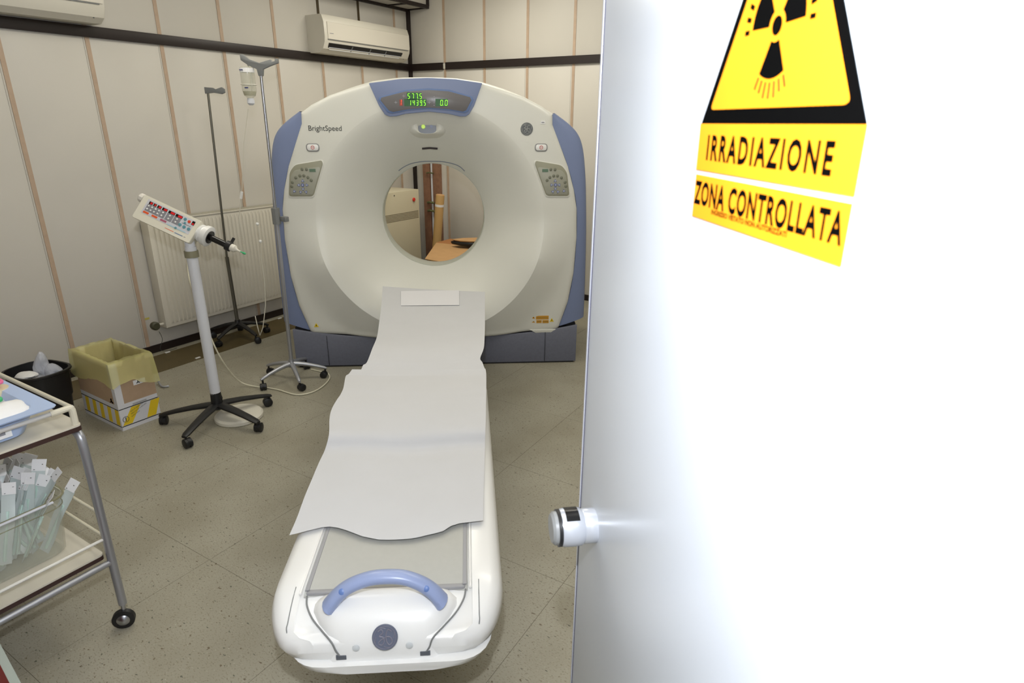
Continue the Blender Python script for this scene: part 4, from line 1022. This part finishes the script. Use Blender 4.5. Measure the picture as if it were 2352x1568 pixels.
# ================================================================== BEHIND THE GANTRY (seen through the bore)
cbn = thing('equipment_cabinet', 'cream metal equipment cabinet with red button seen through the scanner opening', 'cabinet', (-4.22, 4.50, 0))
MB().bx((-.19, -.30, 0), (.22, .282, .985)).build('cabinet_body', mat('cabinet_cream', (206, 198, 172), .45), cbn, bevel=.005)
m = MB()
for k in range(6): m.bx((.2195, -.28, .718+.0125*k), (.2215, .262, .7225+.0125*k))
m.build('vent_slots', mat('slot_olive', (106, 98, 76), .6), cbn, smooth=False)
kq = pl(950, 458, (-4.0, 0, 0), Vector((1, 0, 0)))
MB().lathe([(.018, 0), (.018, .008), (.013, .012)], 16, Matrix.Translation((.2205, kq.y-4.5, kq.z)) @ Matrix.Rotation(PI/2, 4, 'Y')).build('red_button', M_RED, cbn)
MB().lathe([(.006, 0), (.006, .002)], 10, Matrix.Translation((.2205, -.07, .955)) @ Matrix.Rotation(PI/2, 4, 'Y')).build('lock', M_INK, cbn)
ps = thing('pipe_casing', 'brown vertical boards flanking a white pipe on the back wall, seen through bore', 'pipe', (-4.13, YB, 0))
_bx = lambda p: pl(p, 420, (0, YB-.05, 0), Vector((0, 1, 0))).x+4.13
for x0_, x1_ in ((_bx(972), _bx(986.5)), (_bx(994), _bx(1008.5))): MB().bx((x0_, -.05, 0), (x1_, 0, 1.62)).build('board', pipe_mat(), ps, bevel=.002)
_wx = _bx(990.5)
MB().tube([(_wx, -.03, 0), (_wx, -.03, 1.62)], .017, 12).build('white_pipe', M_WMET, ps)
for z in (.80, .715, 1.10): MB().tube([(_wx-.045, -.065, z), (_wx, -.08, z+.008), (_wx+.045, -.065, z)], .012 if z < 1 else .007, 8).build('pipe_clamp', mat('brass_green', (112, 116, 78), .4, metal=.5), ps)
tb = thing('cardboard_tube', 'long yellow-brown cardboard tube leaning near the back wall, seen through the bore', 'tube', (-3.975, 4.93, 0))
pt = Vector((.12, 0, .925)); MB().tube([(0, 0, .01), tuple(pt)], .043, 24).build('tube_wall', mat('tube_card', (206, 168, 110), .6), tb)
MB().tube([tuple(pt*.88), tuple(pt*.905)], .0436, 24).build('tape_band', M_PAPER2, tb)
MB().tube([tuple(pt*.999), tuple(pt*1.004)], .037, 24).build('end_plug', M_CARD2, tb)
# cardboard carton with open flaps
ZF = .50
cz0, cz1, cz2, cz3 = [zp(*p, ZF) for p in [(976, 594), (1001, 557), (1066, 545), (1032, 600)]]
ctr = Vector((-3.35, 4.52, 0))
ct = thing('carton', 'brown cardboard carton with open flaps on the floor behind the scanner', 'box', ctr)
f4 = [Vector((p.x, p.y, ZF))-ctr for p in (zp(976, 594, ZF), zp(1002, 557, ZF), zp(1085, 566, ZF), zp(1040, 606, ZF))]
MB().add([tuple(p) for p in f4]+[tuple(p-Vector((0, 0, .006))) for p in f4], [(0, 1, 2, 3), (4, 5, 6, 7), (0, 1, 5, 4), (1, 2, 6, 5), (2, 3, 7, 6), (3, 0, 4, 7)]).build('open_flap', M_CARD2, ct, smooth=False)
g4 = [zp(1001, 557, ZF), zp(1034, 548, ZF+.02), zp(1100, 552, ZF+.02), zp(1085, 566, ZF)]
g4 = [p-ctr for p in g4]
MB().add([tuple(p) for p in g4]+[tuple(p-Vector((0, 0, .006))) for p in g4], [(0, 1, 2, 3), (4, 5, 6, 7), (0, 1, 5, 4), (1, 2, 6, 5), (2, 3, 7, 6), (3, 0, 4, 7)]).build('open_flap', mat('orange_cardboard_b', (176, 120, 72), .8), ct, smooth=False)
xs_ = [p.x for p in f4]; ys_ = [p.y for p in f4]
cc = sum(f4, Vector())/4
MB().box((cc.x+.10, cc.y+.12, ZF/2-.01), (.42, .34, ZF-.03)).build('carton_body', M_CARD, ct, smooth=False)
bgp = zp(1075, 553, .56)
bgo = thing('black_bag', 'black and tan padded bag lying on the carton, seen through the bore', 'bag', (bgp.x, bgp.y, .525))
def crescent(z0, z1, s, mm, nm):
    hx2 = Vector((CR.x, CR.y, 0)).normalized(); fy = Vector((CF.x, CF.y, 0)).normalized()
    pts = [(-.16, .02), (-.08, -.055), (.03, -.09), (.16, -.085), (.22, -.02), (.20, .08), (.08, .12), (-.06, .09)]
    rr_ = []
    for z, k in ((z0, .9), (lerp(z0, z1, .3), 1), (lerp(z0, z1, .8), 1), (z1, .85)):
        rr_.append([tuple(hx2*(x*s*k)+fy*(y*s*k)+Vector((0, 0, z))) for x, y in pts])
    MB().rings(rr_, True, (True, True)).build(nm, mm, bgo, ang=60)
crescent(0, .035, 1.0, M_BLK, 'bag_body'); crescent(.035, .05, .93, M_CARD2, 'bag_lid')

# ================================================================== TROLLEY
X1, Y1 = -1.965, .742; X0, Y0 = -2.75, .18
tr = thing('trolley', 'steel tube medical trolley with cream shelves and gallery rails at the left edge', 'trolley', ((X0+X1)/2, (Y0+Y1)/2, 0))
oc = Vector(((X0+X1)/2, (Y0+Y1)/2, 0))
def tq(x, y, z): return (x-oc.x, y-oc.y, z)
ZT, ZL = .745, .285
for x, sx in ((X1, 1), (X0, -1)):
    for y, sy in ((Y1, 1), (Y0, -1)):
        leg = MB().tube(ipoly([Vector(tq(x-sx*.05, y-sy*.004, ZT-.02)), Vector(tq(x-sx*.012, y, ZT-.035)), Vector(tq(x, y, ZT-.09)), Vector(tq(x, y, .4)), Vector(tq(x, y, .085))], 5), .0125, 14).build('leg', M_ALU, tr)
        T = Matrix.Translation(tq(x+.006, y-.01, .034)) @ Matrix.Rotation(.9 if sx > 0 else .2, 4, 'Z') @ Matrix.Rotation(PI/2, 4, 'X')
        cst = MB().lathe([(.022, -.011), (.034, -.008), (.034, .008), (.022, .011)], 24, T).build('caster', M_BLK, leg)
        MB().lathe([(.001, -.021), (.012, -.018), (.021, -.010), (.021, .010), (.012, .018), (.001, .021)], 20, T).build('caster_hub', M_CHROME, leg)
        MB().tube([tq(x, y, .09), tq(x+.004, y-.004, .06)], .0075, 8).build('caster_stem', M_CHROME, leg)
M_LAM = mat('laminate_cream', (206, 200, 184), .4); M_LEDGE = mat('brown_edge', (58, 38, 34), .4)
for z, nm in ((ZT, 'top_shelf'), (ZL, 'lower_shelf')):
    ins_ = -.008 if z == ZT else .012
    poly = roundpoly([(X0+ins_-oc.x, Y0+ins_-oc.y), (X1-ins_-oc.x, Y0+ins_-oc.y), (X1-ins_-oc.x, Y1-ins_-oc.y), (X0+ins_-oc.x, Y1-ins_-oc.y)], .015, 4)
    s_ = MB().prism(poly, z-.002, z+.004, 'z').build(nm, M_LAM, tr)
    MB().prism([(x*1.002, y*1.002) for x, y in poly], z-.016, z-.002, 'z').build('shelf_edge', M_LEDGE, s_)
M_RAILC = mat('rail_cream', (212, 206, 186), .35)
# lower cross tubes
MB().tube([tq(X1, Y0, ZL-.030), tq(X1, Y1, ZL-.030)], .010, 12).build('cross_tube', M_ALU, tr)
MB().tube([tq(X0, Y0, ZL-.030), tq(X0, Y1, ZL-.030)], .010, 12).build('cross_tube', M_ALU, tr)
# top gallery
for (xa, ya), (xb, yb_) in [((X1-.004, Y0), (X1-.004, Y1)), ((X0, Y1-.004), (X1, Y1-.004))]:
    MB().tube([tq(xa, ya, ZT+.058), tq(xb, yb_, ZT+.058)], .0065, 10).build('gallery_rail', mat('rail_pearl', (206, 204, 200), .3, metal=.2) if xa == xb else M_RAILC, tr)
for x, y in ((X1-.004, Y1-.004), (X0, Y1-.004), (X1-.004, Y0)):
    bk = MB().tube([tq(x, y, ZT+.004), tq(x, y, ZT+.050), tq(x, y-.004, ZT+.058)], .0095, 10)
    bk.tube([tq(x, y, ZT+.058), tq(x, y-.055, ZT+.058)], .009, 10).build('corner_bracket', M_RAILC, tr)
# lower gallery
for z in (ZL+.06, ZL+.15):
    if z < ZL+.1: MB().tube([tq(X1, Y0, z), tq(X1-.0, Y1, z)], .0048, 8).build('gallery_rail', mat('rail_white', (222, 220, 212), .35), tr)
    MB().tube([tq(X1, Y1, z), tq(X0, Y1, z)], .0048, 8).build('gallery_rail', M_RAILC, tr)
# blue tray with packs on top shelf
tyr = thing('blue_tray', 'pale blue plastic tray holding wrapped packs on the trolley top', 'tray', (-2.295, .49, ZT+.005))
hx3, hy3 = .325, .185
m = MB().rings([rrect(hx3-.05, hy3-.05, .05, 0), rrect(hx3-.035, hy3-.035, .055, .006), rrect(hx3-.012, hy3-.012, .05, .070), rrect(hx3+.022, hy3+.022, .02, .076), rrect(hx3+.024, hy3+.024, .02, .080), rrect(hx3-.014, hy3-.014, .05, .079), rrect(hx3-.045, hy3-.045, .05, .012)], True, (True, True)); m.build('tray_body', mat('tray_blue', (176, 196, 232), .3), tyr, ang=45)
MB().bx((hx3-.018, -.12, .022), (hx3-.014, .10, .050)).build('paper_label', M_PAPER2, tyr); MB().bx((hx3-.0145, -.10, .030), (hx3-.0125, .015, .036)).build('label_print', M_BLACKINK, tyr)
MB().bx((hx3-.0145, .035, .032), (hx3-.0125, .085, .040)).build('label_print', M_GRYP, tyr)
def pack(name, label, cat, c, d, rz, mm, group=None, tilt=0.0):
    m = MB(); x, y, z = d[0]/2, d[1]/2, d[2]; n_ = 8; rows = []
    for i in range(n_+1):
        u = i/n_; r_ = []
        for j in range(n_+1):
            v = j/n_; e_ = min(1, 6*min(u, 1-u))*min(1, 6*min(v, 1-v)); r_.append((lerp(-x, x, u), lerp(-y, y, v), z*e_*(.75+.25*math.sin(u*9+v*5))))
        rows.append(r_)
    m.grid(rows); o = m.build(name, mm, solid=.001, ang=60); o.location = c; o.rotation_euler = (tilt, 0, rz); tag(o, label, cat, group); return o
pack('wrapped_pack', 'long white paper-wrapped pack across the right end of the blue tray', 'package', (-2.055, .56, .812), (.11, .25, .03), .12, M_PAPER2)
pack('wrapped_pack', 'flat white wrapped pack in the middle of the blue tray', 'package', (-2.18, .55, .800), (.13, .22, .03), -.1, M_PAPER)
pack('wrapped_pack', 'white wrapped pack by the left end of the blue tray', 'package', (-2.34, .52, .790), (.15, .24, .03), .2, M_PAPER2)
pg = MB().lathe([(.010, 0), (.011, .008), (.008, .012)], 12).build('green_cap', M_GRN, loc=(-2.10, .615, .838)); tag(pg, 'small green cap lying on the packs in the blue tray', 'cap')
wr_ = MB().tube([tuple(v) for v in ipoly([(-.02, 0, 0), (-.01, .018, .006), (.012, .016, .004), (.022, -.002, .008), (.006, -.016, .004), (-.015, -.01, .008)], 5)], .005, 8).build('pink_tourniquet', mat('pink_rubber', (236, 110, 160), .4), loc=(-2.235, .655, .845))
MB().lathe([(.03, 0), (.034, .03), (.033, .07)], 16, Matrix.Translation((0, 0, -.083))).build('pot', mat('pot_cream', (216, 204, 170), .5), wr_)
tag(wr_, 'pink rubber band in a small cream pot at the left of the trolley top', 'tourniquet')

# clear basket on the lower shelf
gj = thing('clear_basket', 'clear plastic basket full of sealed syringe packets on the lower trolley shelf', 'basket', (-2.24, .46, ZL+.005))
m = MB().rings([rrect(.150, .215, .045, .0), rrect(.158, .225, .05, .01), rrect(.178, .245, .06, .20), rrect(.184, .251, .06, .204), rrect(.176, .243, .06, .204), rrect(.154, .221, .05, .012)], True, (False, False)); m.build('basket_wall', M_CLR, gj, ang=50)
MB().tube([Vector(p) for p in rrect(.182, .249, .06, .204)+[rrect(.182, .249, .06, .204)[0]]], .003, 6).build('basket_rim', clear('rim_clear', (150, 146, 110), .6, .2), gj)
MB().tube([Vector(p) for p in rrect(.176, .243, .06, .170)+[rrect(.176, .243, .06, .170)[0]]], .0015, 5).build('basket_rim', MATS['rim_clear'], gj)
MB().tube([(.187, -.22, .202), (.187, .20, .202)], .0042, 8).build('basket_handle', M_WMET, gj)
MB().rings([rrect(.150, .215, .045, .001), rrect(.150, .215, .045, .004)], True, (True, True)).build('basket_floor', M_CLR, gj)
# syringe packets
rnd = random.Random(21)
proto = None
spots = []
for k in range(46):
    while True:
        a_, b_ = rnd.uniform(-.14, .125), rnd.uniform(.02, .19)
        if b_ > .075+(.12-a_)*.30: break
    spots.append((a_, b_))
spots[0] = (.10, .20)
for k, (x, y) in enumerate(spots):
    if proto is None:
        root = bpy.data.objects.new('syringe_packet', None); COL.objects.link(root); root.empty_display_size = .03
        L_, w2 = .21, .018
        po = MB().grid([[(-w2+2*w2*i/4, .0035*math.sin(PI*i/4)*(1 if 0 < j < 9 else .2)+.004*math.sin(j*.9), L_*j/9) for i in range(5)] for j in range(10)]).build('pouch', M_POUCH, root, solid=.0006, ang=80)
        tb_ = MB().add([(-w2, 0, L_*.99), (w2, 0, L_*.99), (w2*1.05, .008, L_+.034), (-w2*1.05, .008, L_+.034), (-w2, .001, L_*.99), (w2, .001, L_*.99), (w2*1.05, .009, L_+.034), (-w2*1.05, .009, L_+.034)], [(0, 1, 2, 3), (4, 5, 6, 7), (0, 1, 5, 4), (1, 2, 6, 5), (2, 3, 7, 6), (3, 0, 4, 7)]).build('paper_tab', M_PAPER2, root, smooth=False)
        for xx_ in (-.62, .5): MB().box((w2*xx_, -.0005, L_+.012+.016*xx_), (.0035, .002, .0014)).build('tab_print', M_INK, tb_, smooth=False)
        MB().tube([(0, .004, .01), (0, .004, L_*.75)], .005, 8).build('syringe_barrel', mat('barrel_green_white', (198, 222, 212), .4), root)
        proto = root; o = root
    else:
        def cp(s_, par=None):
            c_ = s_.copy(); COL.objects.link(c_); c_.parent = par
            for ch_ in list(s_.children): cp(ch_, c_)
            return c_
        o = cp(proto)
    lean = rnd.uniform(.1, .9)
    o.location = (-2.24+x, .46+y-.10*math.sin(lean)*.6, ZL+.012+rnd.uniform(0, .05))
    o.rotation_euler = (-lean*.7, rnd.uniform(-.75, .6), rnd.uniform(-.6, 1.6))
    if k == 0: o.location = (-2.125, .625, ZL+.02); o.rotation_euler = (-.42, .30, .25)
    tag(o, 'sealed syringe packet leaning outward over the right end of the clear basket' if k == 0 else 'sealed syringe packet with white paper tab standing in the clear basket', 'packet', 'sealed syringe packets in the clear basket')

# dark red case at the lower left corner
ra, rb = zp(0, 1478, .45), zp(48, 1568, .45)
cs = thing('red_case', 'dark red case with a pale rim at the bottom left corner', 'case', (-1.60, .16, 0))
ytop = ra.y; sl_ = (rb.y-ra.y)/(rb.x-ra.x)
poly = [(-.30, ytop-.16+sl_*(-1.9-ra.x)), (.30, ytop-.16+sl_*(-1.3-ra.x)), (.30, -.10), (-.30, -.10)]
MB().prism(poly, .02, .445, 'z').build('case_body', M_DRED, cs, smooth=False)
MB().prism(poly, .445, .452, 'z').build('pale_rim', mat('rim_grey_green', (150, 158, 150), .4), cs, smooth=False)
pin = [(x*.985, y-(.016 if i < 2 else -.01)) for i, (x, y) in enumerate(poly)]
MB().prism(pin, .452, .4535, 'z').build('case_lid', M_DRED, cs, smooth=False)
for x in (-.25, .25):
    for y in (-.07, .1): MB().box((x, y, .01), (.03, .03, .02)).build('foot', M_BLK, cs)
